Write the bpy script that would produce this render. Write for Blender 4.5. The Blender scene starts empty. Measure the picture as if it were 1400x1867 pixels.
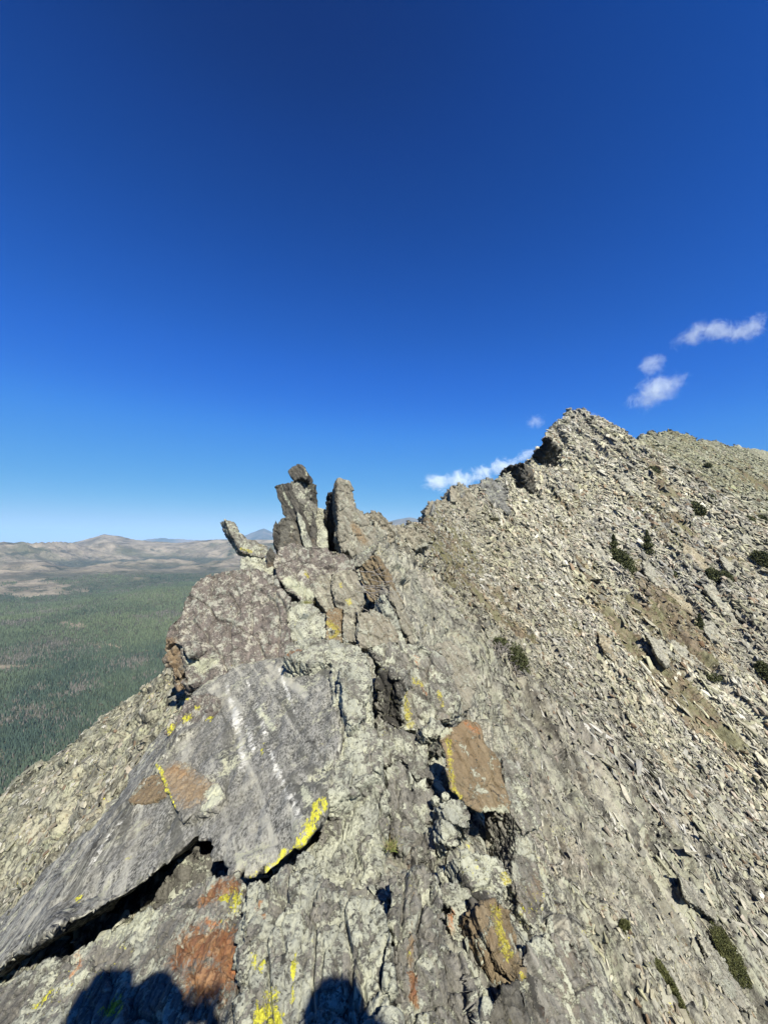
import bpy, bmesh, math, random
import numpy as np
from mathutils import Vector, Matrix

# ------------------------------------------------------------------ camera, sky, sun, exposure
SC = bpy.context.scene
COL = SC.collection
PITCH = math.radians(4.0)
CX, CY, FP = 700.0, 933.5, 701.0            # principal point and focal length of the 1400 x 1867 photograph
cam_d = bpy.data.cameras.new('camera'); cam = bpy.data.objects.new('camera', cam_d); COL.objects.link(cam)
cam_d.sensor_fit = 'VERTICAL'; cam_d.sensor_height = 36.0; cam_d.lens = 36.0 * FP / 1867.0
cam_d.clip_start = 0.02; cam_d.clip_end = 300000.0
cam.location = (0, 0, 0); cam.rotation_euler = (math.pi / 2 + PITCH, 0, 0)
SC.camera = cam
SUN_EL, SUN_AZ = math.radians(48), math.radians(22)      # azimuth: right of straight behind the camera
SV = np.array([math.sin(SUN_AZ) * math.cos(SUN_EL), -math.cos(SUN_AZ) * math.cos(SUN_EL), math.sin(SUN_EL)])
world = bpy.data.worlds.new('World'); SC.world = world; world.use_nodes = True
wn = world.node_tree; wn.nodes.clear()
sky = wn.nodes.new('ShaderNodeTexSky'); sky.sky_type = 'NISHITA'; sky.sun_disc = False
sky.sun_elevation = SUN_EL; sky.sun_rotation = math.pi - SUN_AZ
sky.altitude = 3600; sky.air_density = 1.0; sky.dust_density = 0.15; sky.ozone_density = 8
EXPO = 1.05
ALB = 0.71
def sky_grade(src):                          # deep high-altitude blue: a tone curve per channel on the physical sky
    a = wn.nodes.new('ShaderNodeVectorMath'); a.operation = 'SCALE'; a.inputs['Scale'].default_value = 0.1
    c = wn.nodes.new('ShaderNodeRGBCurve'); b = wn.nodes.new('ShaderNodeVectorMath'); b.operation = 'SCALE'
    b.inputs['Scale'].default_value = 10.0 / 2 ** EXPO
    table = ([(0.026, .0005), (0.033, .0015), (0.048, .007), (0.068, .018), (0.097, .045), (0.2, .125), (0.39, .33), (1, .80)],
             [(0.058, .018), (0.069, .044), (0.102, .10), (0.15, .17), (0.205, .26), (0.40, .41), (0.66, .57), (1, .76)],
             [(0.14, .125), (0.170, .265), (0.243, .50), (0.34, .70), (0.46, .79), (0.76, .78), (0.95, .79), (1, .79)])
    for k, pts_ in enumerate(table):
        cv = c.mapping.curves[k]; cv.points[0].location = (0, 0); cv.points[1].location = pts_[-1]
        for q in pts_[:-1]: cv.points.new(*q)
        for q in cv.points: q.handle_type = 'AUTO_CLAMPED'
    c.mapping.update()
    wn.links.new(src, a.inputs[0]); wn.links.new(a.outputs[0], c.inputs['Color']); wn.links.new(c.outputs[0], b.inputs[0])
    return b.outputs[0]
bg = wn.nodes.new('ShaderNodeBackground'); bg.inputs['Strength'].default_value = 0.10
wo = wn.nodes.new('ShaderNodeOutputWorld')
wn.links.new(sky_grade(sky.outputs[0]), bg.inputs[0]); wn.links.new(bg.outputs[0], wo.inputs[0])
sun_d = bpy.data.lights.new('sun', 'SUN'); sun_d.energy = 5.0; sun_d.angle = math.radians(0.5); sun_d.color = (1.0, 0.94, 0.83)
sun = bpy.data.objects.new('sun', sun_d); COL.objects.link(sun)
sun.rotation_euler = Vector(SV).to_track_quat('Z', 'Y').to_euler()
SC.view_settings.view_transform = 'Standard'; SC.view_settings.look = 'None'
SC.view_settings.gamma = 1.0; SC.view_settings.exposure = EXPO
SC.view_settings.use_curve_mapping = False
SC.cycles.max_bounces = 6; SC.cycles.diffuse_bounces = 3; SC.cycles.volume_bounces = 3
SC.cycles.use_denoising = True
try: SC.cycles.denoiser = 'OPENIMAGEDENOISE'; SC.cycles.denoising_input_passes = 'RGB_ALBEDO_NORMAL'; SC.cycles.denoising_prefilter = 'ACCURATE'
except Exception: pass

# ------------------------------------------------------------------ numeric helpers
cp, sp = math.cos(PITCH), math.sin(PITCH)
def ray(px, py):
    cx, cy = (np.asarray(px, float) - CX) / FP, (CY - np.asarray(py, float)) / FP
    return np.stack([cx, cp - cy * sp, sp + cy * cp], -1)
def P(px, py, t): return ray(px, py) * np.asarray(t, float)[..., None] if np.ndim(t) else ray(px, py) * t
def proj(p):
    f = p[..., 1] * cp + p[..., 2] * sp; u = -p[..., 1] * sp + p[..., 2] * cp
    f = np.where(np.abs(f) < 1e-6, 1e-6, f)
    return CX + FP * p[..., 0] / f, CY - FP * u / f, f
def unit(v):
    v = np.asarray(v, float); return v / np.maximum(np.linalg.norm(v, axis=-1, keepdims=True), 1e-12)

def hsh(ix, iy, iz, seed=0):
    h = (ix.astype(np.uint32) * np.uint32(374761393)) ^ (iy.astype(np.uint32) * np.uint32(668265263)) ^ (iz.astype(np.uint32) * np.uint32(2147483647 - 1274126177))
    h = h + np.uint32((seed * 2654435761) & 0xffffffff)
    h = (h ^ (h >> np.uint32(13))) * np.uint32(1274126177)
    h = (h ^ (h >> np.uint32(15))) * np.uint32(2246822519)
    return h ^ (h >> np.uint32(16))
def h01(h): return (h & np.uint32(0xffffff)).astype(np.float32) * np.float32(1 / 16777216.0)
def vnoise(p, seed=0):
    """smooth 3-D value noise in -1..1"""
    p = np.asarray(p, np.float32); i = np.floor(p); f = p - i; i = i.astype(np.int32); f = f * f * (3 - 2 * f)
    out = 0
    for dx in (0, 1):
        wx = f[:, 0] if dx else 1 - f[:, 0]
        for dy in (0, 1):
            wy = wx * (f[:, 1] if dy else 1 - f[:, 1])
            for dz in (0, 1):
                out = out + wy * (f[:, 2] if dz else 1 - f[:, 2]) * h01(hsh(i[:, 0] + dx, i[:, 1] + dy, i[:, 2] + dz, seed))
    return out * 2 - 1
def fbm(p, octs=4, seed=0, gain=0.5, lac=2.03):
    a, s, o = 1.0, 0.0, 0.0
    for k in range(octs):
        o = o + a * vnoise(np.asarray(p) * lac ** k + 17.3 * k, seed + k); s += a; a *= gain
    return o / s
def vor(p, seed=0, dim=3, jit=0.9):
    """cellular noise: nearest distance, border distance, and four random numbers plus offset of the nearest cell"""
    p = np.asarray(p, np.float32); i = np.floor(p).astype(np.int32); n = len(p)
    f1 = np.full(n, 9, np.float32); f2 = np.full(n, 9, np.float32); hid = np.zeros(n, np.uint32); off = np.zeros((n, 3), np.float32)
    for dx in (-1, 0, 1):
        for dy in (-1, 0, 1):
            for dz in ((-1, 0, 1) if dim == 3 else (0,)):
                cx_, cy_, cz_ = i[:, 0] + dx, i[:, 1] + dy, (i[:, 2] + dz if dim == 3 else np.zeros(n, np.int32))
                h = hsh(cx_, cy_, cz_, seed)
                d0 = p[:, 0] - (cx_ + 0.5 + jit * (h01(h) - 0.5)); d1 = p[:, 1] - (cy_ + 0.5 + jit * (h01(h * np.uint32(747796405)) - 0.5))
                d2 = p[:, 2] - (cz_ + 0.5 + jit * (h01(h * np.uint32(2891336453)) - 0.5)) if dim == 3 else 0 * d0
                d = d0 * d0 + d1 * d1 + d2 * d2
                m = d < f1
                f2 = np.where(m, f1, np.minimum(f2, d)); f1 = np.where(m, d, f1); hid = np.where(m, h, hid)
                off[m] = np.stack([d0[m], d1[m], d2[m]], -1)
    f1 = np.sqrt(f1); f2 = np.sqrt(f2)
    r = [h01(hid * np.uint32(k)) for k in (1597334677, 3812015801, 958689757, 2654435769)]
    return f1, f2 - f1, r, off
def sstep(a, b, x):
    t = np.clip((x - a) / (b - a), 0, 1); return t * t * (3 - 2 * t)

def new_mesh(name, v, faces, mat=None, smooth=True, parent=None, attrs=None, cols=None, loc=None):
    """v: (n,3); faces: list of (m,k) integer arrays"""
    v = np.asarray(v, np.float32)
    if loc is not None: v = v - np.asarray(loc, np.float32)
    me = bpy.data.meshes.new(name)
    faces = [np.asarray(f, np.int32) for f in (faces if isinstance(faces, list) else [faces]) if len(f)]
    nl = sum(f.size for f in faces); nf = sum(len(f) for f in faces)
    me.vertices.add(len(v)); me.vertices.foreach_set('co', v.ravel())
    me.loops.add(nl); me.polygons.add(nf)
    me.loops.foreach_set('vertex_index', np.concatenate([f.ravel() for f in faces]))
    st, s = [], 0
    for f in faces:
        st.append(s + np.arange(len(f)) * f.shape[1]); s += f.size
    me.polygons.foreach_set('loop_start', np.concatenate(st).astype(np.int32))
    me.update(calc_edges=True)
    me.polygons.foreach_set('use_smooth', np.full(nf, smooth, bool))
    for k, a in (attrs or {}).items():
        at = me.attributes.new(k, 'FLOAT', 'POINT'); at.data.foreach_set('value', np.asarray(a, np.float32))
    for k, a in (cols or {}).items():
        at = me.attributes.new(k, 'FLOAT_COLOR', 'POINT')
        a = np.asarray(a, np.float32); a = np.concatenate([a, np.ones((len(a), 1), np.float32)], 1)
        at.data.foreach_set('color', a.ravel())
    if mat: me.materials.append(mat)
    o = bpy.data.objects.new(name, me); COL.objects.link(o)
    if loc is not None: o.location = loc
    if parent: o.parent = parent
    return o
def tag(o, label=None, cat=None, group=None, kind=None):
    for k, x in (('label', label), ('category', cat), ('group', group), ('kind', kind)):
        if x: o[k] = x
    return o

# ------------------------------------------------------------------ materials
class NT:
    """tiny node-tree writer"""
    def __init__(s, name):
        s.m = bpy.data.materials.new(name); s.m.use_nodes = True; s.t = s.m.node_tree; s.t.nodes.clear()
        s.out = s.t.nodes.new('ShaderNodeOutputMaterial')
    def n(s, ty, ins=None, **kw):
        nd = s.t.nodes.new(ty)
        for k, v in kw.items(): setattr(nd, k, v)
        for k, v in (ins or {}).items():
            if isinstance(v, bpy.types.NodeSocket): s.t.links.new(v, nd.inputs[k])
            else: nd.inputs[k].default_value = v
        return nd
    def pos(s): return s.n('ShaderNodeNewGeometry').outputs['Position']
    def attr(s, name): return s.n('ShaderNodeAttribute', attribute_name=name)
    def math(s, op, a, b=0.0, c=0.0):
        return s.n('ShaderNodeMath', {0: a, 1: b, 2: c}, operation=op).outputs[0]
    def add(s, a, b): return s.math('ADD', a, b)
    def mul(s, a, b): return s.math('MULTIPLY', a, b)
    def noise(s, vec, scale, detail=5.0, rough=0.6, dist=0.0, col=False):
        nd = s.n('ShaderNodeTexNoise', {'Vector': vec, 'Scale': scale, 'Detail': detail, 'Roughness': rough, 'Distortion': dist})
        return nd.outputs['Color' if col else 'Fac']
    def vor(s, vec, scale, feature='F1', out='Distance', rand=1.0):
        return s.n('ShaderNodeTexVoronoi', {'Vector': vec, 'Scale': scale, 'Randomness': rand}, feature=feature).outputs[out]
    def step(s, x, lo, hi, a=0.0, b=1.0):
        return s.n('ShaderNodeMapRange', {'Value': x, 'From Min': lo, 'From Max': hi, 'To Min': a, 'To Max': b}, clamp=True).outputs[0]
    def mix(s, f, a, b):
        nd = s.t.nodes.new('ShaderNodeMix'); nd.data_type = 'RGBA'; nd.blend_type = 'MIX'
        for k, v in ((0, f), (6, a), (7, b)):
            if isinstance(v, bpy.types.NodeSocket): s.t.links.new(v, nd.inputs[k])
            else: nd.inputs[k].default_value = (v if k == 0 else (*v, 1.0)[:4])
        return nd.outputs[2]
    def scalecol(s, c, f):
        nd = s.t.nodes.new('ShaderNodeVectorMath'); nd.operation = 'SCALE'
        s.t.links.new(c, nd.inputs[0])
        if isinstance(f, bpy.types.NodeSocket): s.t.links.new(f, nd.inputs['Scale'])
        else: nd.inputs['Scale'].default_value = f
        return nd.outputs[0]
    def mulcol(s, a, b):
        nd = s.t.nodes.new('ShaderNodeVectorMath'); nd.operation = 'MULTIPLY'
        s.t.links.new(a, nd.inputs[0]); s.t.links.new(b, nd.inputs[1]); return nd.outputs[0]
    def mapping(s, vec, rot=(0, 0, 0), scale=(1, 1, 1)):
        return s.n('ShaderNodeMapping', {'Vector': vec, 'Rotation': rot, 'Scale': scale}, vector_type='POINT').outputs[0]
    def axes(s, p, vecs):
        o = []
        for v in vecs:
            nd = s.t.nodes.new('ShaderNodeVectorMath'); nd.operation = 'DOT_PRODUCT'; s.t.links.new(p, nd.inputs[0]); nd.inputs[1].default_value = tuple(float(q) for q in v); o.append(nd.outputs['Value'])
        return s.n('ShaderNodeCombineXYZ', {0: o[0], 1: o[1], 2: o[2]}).outputs[0]
    def rockhue(s, c):
        v = s.t.nodes.new('ShaderNodeVectorMath'); v.operation = 'MULTIPLY'; s.t.links.new(c, v.inputs[0]); v.inputs[1].default_value = (0.99, 1.0, 0.955); return v.outputs[0]
    def finish(s, col, rough=0.9, bump=None, bdist=0.02, bstr=1.0, spec=0.2, extra=None):
        col = s.scalecol(col, ALB)
        ins = {'Base Color': col, 'Roughness': rough, 'Specular IOR Level': spec}
        if bump is not None:
            ins['Normal'] = s.n('ShaderNodeBump', {'Height': bump, 'Distance': bdist, 'Strength': bstr}).outputs[0]
        ins.update(extra or {})
        b = s.n('ShaderNodeBsdfPrincipled', ins); s.t.links.new(b.outputs[0], s.out.inputs[0]); return s.m

FOL = unit([0.85, 0.0, 0.53])                # normal of the rock's foliation planes
FROT = (0.0, -math.atan2(0.85, 0.53), 0.0)   # turns FOL onto the local z axis

_n = unit([-0.35, -0.15, 0.92]); _o = P(450, 1450, 2.9)
def _on(x, y): d = ray(x, y); return d * (_o @ _n) / (d @ _n)
_a, _b = _on(346, 1263), _on(20, 1780)
SDIR = unit(_b - _a); _n = unit([-0.35, -0.15, 0.92]); _n = unit(_n - (_n @ SDIR) * SDIR); SX = np.cross(SDIR, _n)
_v = unit(_on(549, 1500) - _on(425, 1245)); _w = np.cross(_n, _v)
BANDS = (_v * 0.55, _w * 6.5, _n * 6.5)
STREAK = (SDIR * 2.2, SX * 34.0, _n * 26.0)
def rock_mat(name, base=((0.075, 0.072, 0.065), (0.30, 0.285, 0.25)), pale=(0.52, 0.53, 0.42), pale_amt=0.5, dark_amt=0.5,
             brown=(0.22, 0.14, 0.08), brown_amt=0.3, fol=0.5, L=1.0, bump=0.012, spots=0.5, yel=0.0, pale_b=(0.34, 0.35, 0.30)):
    """lichened gneiss; L scales the size of every feature"""
    s = NT(name); p = s.pos(); k = 1.0 / L
    fm = s.axes(p, (FOL * 9, np.array([0.1, -0.95, -0.3]) * 0.5, np.array([-0.5, 0.1, 0.85]) * 1.6))
    foln = s.noise(fm, 2.6 * k, 6, 0.62, 0.6)
    grain = s.noise(p, 70 * k, 3, 0.7)
    big = s.noise(p, 1.3 * k, 4, 0.6)
    med = s.noise(p, 6 * k, 7, 0.68, 0.3)
    fine = s.noise(p, 22 * k, 6, 0.75, 0.4)
    c = s.mix(s.step(s.add(s.mul(foln, 0.7), s.mul(grain, 0.35)), 0.38, 0.68), base[0], base[1])
    # brown iron staining
    c = s.mix(s.mul(s.step(s.add(s.mul(big, 0.6), s.mul(med, 0.4)), 0.62 - 0.22 * brown_amt, 0.72 - 0.14 * brown_amt), 0.75), c, brown)
    gray = s.attr('gray').outputs['Fac']
    keep = s.math('SUBTRACT', 1.0, gray)
    # grey-green lichen crust in two sizes
    thr = 0.615 - 0.19 * pale_amt
    m1 = s.step(s.add(s.mul(med, 0.55), s.mul(fine, 0.45)), thr, thr + 0.03)
    m1 = s.mul(s.mul(m1, keep), s.step(grain, 0.25, 0.5, 0.55, 1.0))
    c = s.mix(s.mul(m1, 0.85), c, s.mix(s.step(s.noise(p, 3.1 * k, 3), 0.4, 0.62), pale, pale_b))
    # round dark lichens
    wv = s.n('ShaderNodeVectorMath', {0: p, 1: s.scalecol(s.noise(p, 30 * k, 3, 0.6, 0.0, True), 0.05 * L)}, operation='ADD').outputs[0]
    v1 = s.vor(wv, 17 * k); v2 = s.vor(wv, 42 * k)
    sel = s.step(s.noise(p, 4.5 * k, 3), 0.56 - 0.16 * spots, 0.62 - 0.1 * spots)
    sm = s.math('MAXIMUM', s.step(v1, 0.24, 0.17), s.step(v2, 0.26, 0.18))
    c = s.mix(s.mul(s.mul(sm, sel), s.mul(keep, 0.85)), c, (0.055, 0.055, 0.048))
    dk = s.step(s.add(s.mul(s.noise(p, 9 * k, 8, 0.72, 0.5), 0.6), s.mul(fine, 0.4)), 0.60 - 0.1 * dark_amt, 0.64 - 0.08 * dark_amt)
    c = s.mix(s.mul(s.mul(dk, keep), 0.85), c, (0.05, 0.048, 0.042))
    # gray speckled bare rock
    spk = s.step(s.add(s.mul(s.noise(s.axes(p, ((60, 0, 0), (0, 30, 0), (0, 0, 60))), 1.15, 3, 0.75), 0.75), s.mul(s.noise(p, 9, 6, 0.7), 0.25)), 0.42, 0.58)
    gcol = s.mix(spk, (0.055, 0.055, 0.050), (0.33, 0.325, 0.295))
    gcol = s.mix(s.mul(s.step(foln, 0.5, 0.7), 0.35), gcol, (0.36, 0.35, 0.34))
    c = s.mix(s.mul(gray, 0.92), c, gcol)
    # long dark and pale streaks where the slab's edge cuts the beds
    sk = s.add(s.mul(s.noise(s.axes(p, STREAK), 1.0, 7, 0.72, 0.4), 0.82), s.mul(s.noise(p, 34, 6, 0.78), 0.18))
    skc = s.mix(s.step(sk, 0.455, 0.485), (0.035, 0.034, 0.03), s.mix(s.step(sk, 0.5, 0.6), (0.17, 0.165, 0.145), (0.50, 0.49, 0.42)))
    c = s.mix(s.mul(s.step(s.add(s.attr('streak').outputs['Fac'], s.mul(s.math('SUBTRACT', med, 0.5), 1.5)), 0.3, 0.7), 0.85), c, skc)
    bnd = s.noise(s.axes(p, BANDS), 1.0, 6, 0.6, 0.5)
    c = s.mix(s.mul(gray, s.step(bnd, 0.53, 0.62, 0.0, 0.7)), c, (0.44, 0.43, 0.37))
    c = s.mix(s.mul(gray, s.step(bnd, 0.47, 0.38, 0.0, 0.75)), c, (0.085, 0.085, 0.075))
    lz = s.mul(s.step(s.noise(p, 2.6, 6, 0.7), 0.54, 0.60), s.step(s.noise(p, 18, 7, 0.78), 0.47, 0.52))
    c = s.mix(s.mul(s.mul(lz, gray), 0.8), c, (0.45, 0.45, 0.33))
    # marks carried by the mesh
    wob = s.mul(s.math('SUBTRACT', s.add(s.mul(s.noise(p, 16, 7, 0.75, 0.6), 0.6), s.mul(s.noise(p, 60, 4, 0.75), 0.4)), 0.5), 3.2)
    def mark(name_, lo, hi):
        a = s.attr(name_).outputs['Fac']; return s.mul(s.step(s.add(a, wob), lo, hi), s.step(a, 0.02, 0.15))
    rc = s.mix(s.step(fine, 0.4, 0.6), (0.20, 0.075, 0.03), (0.34, 0.17, 0.07))
    c = s.mix(s.mul(mark('rust', 0.45, 0.75), 0.85), c, rc)
    c = s.mix(s.mul(mark('tan', 0.4, 0.8), 0.8), c, s.mix(s.step(fine, 0.35, 0.65), (0.19, 0.125, 0.07), (0.34, 0.25, 0.15)))
    c = s.mix(s.mul(mark('orange', 0.5, 0.75), s.step(s.noise(p, 38, 5, 0.75), 0.42, 0.55, 0.1, 0.85)), c, s.mix(fine, (0.36, 0.12, 0.04), (0.50, 0.26, 0.12)))
    c = s.mix(s.mul(s.mul(mark('vein', 0.4, 0.8), s.step(fine, 0.34, 0.46, 0.3, 1.0)), 0.95), c, (0.66, 0.65, 0.60))
    c = s.mix(s.mul(mark('pale', 0.45, 0.65), 0.85), c, (0.48, 0.49, 0.37))
    c = s.mix(s.mul(mark('black', 0.45, 0.65), 0.9), c, (0.035, 0.033, 0.03))  # cracks and dark marks, also shade painted on left-turned faces
    ym = s.mul(mark('yellow', 0.5, 0.6), s.step(s.noise(s.axes(p, (SDIR * 12, SX * 34, _n * 30)), 1.0, 6, 0.8), 0.44, 0.49, 0.0, 1.0))
    if yel:
        yz = s.mul(s.step(s.noise(p, 2.3 * k, 3), 0.68 - 0.25 * yel, 0.71 - 0.25 * yel), s.step(s.noise(p, 42 * k, 6, 0.75), 0.6, 0.63))
        ym = s.math('MAXIMUM', ym, s.mul(yz, keep))
    mu = s.mul(mark('mustard', 0.5, 0.62), s.step(s.noise(p, 40, 6, 0.8), 0.44, 0.50))
    c = s.mix(s.mul(mu, 0.9), c, s.mix(s.step(grain, 0.35, 0.6), (0.24, 0.19, 0.03), (0.56, 0.51, 0.08)))
    c = s.mix(s.mul(ym, 0.95), c, s.mix(s.step(grain, 0.35, 0.6), (0.38, 0.36, 0.03), (0.66, 0.63, 0.06)))
    tint = s.n('ShaderNodeAttribute', attribute_name='tint').outputs['Color']
    hgt = s.add(s.add(s.mul(med, 1.0), s.mul(fine, 0.7)), s.add(s.add(s.mul(foln, 0.8 * fol * 2), s.mul(grain, 0.2)), s.mul(m1, 0.12)))
    return s.finish(s.rockhue(c), 0.93, hgt, bump * 1.6, 1.0)
# ------------------------------------------------------------------ the ridge: one heightfield round the viewer, finer near him
def pts(l): return np.array([P(*q) for q in l])
CREST = pts([(640, 1867, 1.30), (690, 1650, 1.75), (700, 1500, 2.4), (690, 1330, 3.7), (655, 1180, 5.2), (640, 1085, 6.9), (615, 1010, 9.2),
             (668, 955, 13.5), (716, 966, 20.0), (772, 966, 27.0), (800, 935, 35.0), (835, 900, 45.0), (905, 885, 60.0), (960, 850, 76.0),
             (990, 800, 92.0), (1012, 768, 102.0), (1030, 758, 107.0), (1052, 756, 112.0), (1074, 759, 119.0), (1095, 768, 128.0), (1150, 800, 165.0), (1180, 788, 220.0), (1213, 785, 260.0), (1290, 803, 300.0),
             (1400, 822, 330.0), (1600, 850, 400.0)])
CREST = np.concatenate([[[0.2, -6.0, -0.6], [0.1, -1.2, -1.05], [0.1, -0.2, -1.2]], CREST])
SPUR = pts([(600, 1130, 8.5), (430, 1150, 10.0), (318, 1228, 11.5), (250, 1262, 12.0), (180, 1330, 12.5), (105, 1400, 12.5), (40, 1462, 12.8), (-30, 1520, 13.0), (-300, 1700, 15.0)])

def prof(d, pl, w):
    """drop below the crest at distance d on one side; pl = [(d, slope)...] near and far, blended by w"""
    def one(knots):
        out = np.zeros_like(d); 
        for (d0, s0), (d1, _) in zip(knots, knots[1:] + [(1e9, 0)]): out += s0 * np.clip(d - d0, 0, d1 - d0)
        return out
    return one(pl[0]) * (1 - w) + one(pl[1]) * w
R_PROF = ([(0, 0.15), (0.45, 1.0), (1.0, 1.75), (6.0, 1.15), (60, 0.95)], [(0, 1.2), (3.0, 0.95), (20, 0.9), (60, 0.85)])
L_PROF = ([(0, 0.18), (0.7, 0.42), (2.4, 1.3), (6.0, 1.5)], [(0, 2.6), (20, 1.8), (60, 1.4)])
S_PROF = ([(0, 0.7), (3.0, 0.85), (12, 1.3)],) * 2
S2_PROF = ([(0, 1.4), (6, 1.7)],) * 2
def ridge_z(x, y):
    z = np.full(x.shape, -460.0)
    for line, rp, lp in ((CREST, R_PROF, L_PROF), (SPUR, S2_PROF, S_PROF)):
        for a, b in zip(line[:-1], line[1:]):
            e = b[:2] - a[:2]; L2 = e @ e
            s = np.clip(((x - a[0]) * e[0] + (y - a[1]) * e[1]) / L2, 0, 1)
            dx, dy = x - (a[0] + s * e[0]), y - (a[1] + s * e[1])
            d = np.hypot(dx, dy); right = (dx * e[1] - dy * e[0]) > 0
            zc = a[2] + s * (b[2] - a[2]); w = np.clip((a[1] + s * e[1] - 9) / 12, 0, 1)
            g = np.where(right, prof(d, rp, w), prof(d, lp, w))
            np.maximum(z, zc - g, out=z)
    return z

az_in = np.radians(np.linspace(-53, 53, 1250)); az_l = np.radians(np.linspace(-180, -53.5, 130)); az_r = np.radians(np.linspace(53.5, 180, 130))
AZ = np.concatenate([az_l, az_in, az_r]); NR = 1350
RR = np.concatenate([np.linspace(0.02, 0.85, 24), np.exp(np.linspace(math.log(0.87), math.log(620.0), NR - 24))])
A2, R2 = np.meshgrid(AZ, RR); X2, Y2 = R2 * np.sin(A2), R2 * np.cos(A2)
Z2 = ridge_z(X2, Y2)
def gully(X, Y, Z, R):
    far = sstep(18, 60, R)
    q = np.stack([X.ravel() * 0.9 - Y.ravel() * 0.45, (Y.ravel() * 0.9 + X.ravel() * 0.45) * 0.45, 0 * X.ravel()], -1)
    g = fbm(q / 16.0, 4, 5).reshape(X.shape) * 2.6 * far + fbm(q / 5.0 + 9, 3, 9).reshape(X.shape) * 0.7 * sstep(6, 25, R)
    g += fbm(np.stack([X.ravel(), Y.ravel(), 0 * X.ravel()], -1) / 1.6, 3, 12).reshape(X.shape) * 0.16 * sstep(1.0, 5, R) 
    qq = np.stack([X.ravel(), Y.ravel() * 0.6, 0 * X.ravel()], -1)
    g += (1 - np.abs(fbm(qq / 30.0, 4, 19))).reshape(X.shape) * 5.0 * sstep(150, 230, R) - 4.2 * sstep(150, 230, R)
    return g
Z2 = Z2 + gully(X2, Y2, Z2, R2)
Z2 -= 0.26 * sstep(0.2, 1.2, Y2) * (1 - sstep(8.0, 9.8, Y2)) * (1 - sstep(1.5, 3.4, np.abs(X2 + 0.5)))
Z2 -= 0.34 * sstep(3.0, 4.6, Y2) * (1 - sstep(7.4, 9.2, Y2)) * (1 - sstep(0.4, 1.2, X2)) * sstep(-4.5, -3.2, X2)
G = np.stack([X2, Y2, Z2], -1).astype(np.float32)
def grid_normals(G):
    du = np.empty_like(G); dv = np.empty_like(G)
    du[:, 1:-1] = G[:, 2:] - G[:, :-2]; du[:, 0] = G[:, 1] - G[:, 0]; du[:, -1] = G[:, -1] - G[:, -2]
    dv[1:-1] = G[2:] - G[:-2]; dv[0] = G[1] - G[0]; dv[-1] = G[-1] - G[-2]
    return unit(np.cross(du, dv)).astype(np.float32)
def blur(a, k):
    for ax in (0, 1):
        for _ in range(k): a = (np.roll(a, 1, ax) + 2 * a + np.roll(a, -1, ax)) / 4
    return a
NB = unit(blur(grid_normals(G), 6)).astype(np.float32)
NB[NB[..., 2] < 0] *= -1
gp = G.reshape(-1, 3); gn = NB.reshape(-1, 3); gr = R2.ravel().astype(np.float32)
# the beds strike down the slope towards the viewer: stretch the broken blocks that way
BD = unit([0.05, -0.84, -0.54]); BU = unit([1.0, 0.06, 0.0]); BW = np.cross(BU, BD)
gu, gd, gw = gp @ BU, gp @ BD, gp @ BW
wrp = [vnoise(gp / 3.1, 3), vnoise(gp / 0.9, 4), vnoise(gp / 3.5, 6)]
right = sstep(-1.5, 1.0 + 0.02 * gr, gp[:, 0] - np.interp(gp[:, 1], CREST[2:, 1], CREST[2:, 0]) + 0.06 * np.maximum(0, gp[:, 1] - 10))
Q = np.stack([gu * 1.25 + 0.5 * wrp[0] + 0.10 * wrp[1], gd * 0.42 + 0.4 * wrp[2], gw * 0.8 + 0.3 * wrp[0]], -1)
Ql = np.stack([gp[:, 0] * 0.9 + 0.5 * wrp[0], gp[:, 1] * 1.2 + 0.4 * wrp[2], gp[:, 2] * 0.7 + 0.4 * wrp[1]], -1)
Q = np.where((right < 0.5)[:, None], Ql, Q)
H = np.zeros(len(gp), np.float32); SHADE = np.zeros(len(gp), np.float32)
for size, amp, lo, hi, seed in ((6.5, 0.9, 20, 60, 1), (2.3, 0.40, 7, 22, 2), (0.85, 0.21, 2.6, 7, 3), (0.34, 0.125, 1.2, 3.0, 4), (0.13, 0.045, 0.0, 0.5, 5), (0.05, 0.006, 0, 0.3, 6)):
    top = size * 330.0                                    # beyond this the blocks are smaller than a pixel
    sel = (gr > lo * 0.8) & (gr < top)
    f1, e, r, off = vor(Q[sel] / size, seed)
    tilt = (r[1] - 0.5) * off[:, 0] * 2.4 + (r[2] - 0.5) * off[:, 1] * 2.0 + (r[3] - 0.5) * off[:, 2] * 1.5
    fade = sstep(lo, hi, gr[sel]) * (1 - sstep(top * 0.6, top, gr[sel]))
    h = amp * ((r[0] - 0.5) * 1.25 + tilt * 0.9 - 0.55 * (1 - sstep(0, 0.10, e)))
    H[sel] += h * fade
right = sstep(-1.5, 1.0 + 0.02 * gr, gp[:, 0] - np.interp(gp[:, 1], CREST[2:, 1], CREST[2:, 0]) + 0.06 * np.maximum(0, gp[:, 1] - 10))
rib = sstep(-0.05, 0.30, fbm(np.stack([gu / 7.0, gd / 26.0, gw / 20.0], -1), 3, 81))
for size, amp, lo, hi, seed in ((8.0, 1.7, 24, 42, 91), (2.6, 0.85, 8, 18, 92), (0.85, 0.28, 2.5, 7, 93), (0.28, 0.085, 1.2, 3, 94), (0.1, 0.025, 0.8, 1.5, 95)):
    ph = gu / size + 0.55 * fbm(np.stack([gu / size, gd / (3.0 * size), gw / (2 * size)], -1) * 0.6, 3, seed)
    fr = ph - np.floor(ph); am = sstep(-0.15, 0.30, fbm(np.stack([gu / size, gd / (3.5 * size), gw / size], -1) * 0.5, 2, seed + 20))
    H += amp * (1 - fr) * (1 - (1 - sstep(0, 0.06, fr))) * am * sstep(lo, hi, gr) * (0.35 + 0.65 * rib) * (1 - sstep(size * 160, size * 260, gr)) * right
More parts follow.
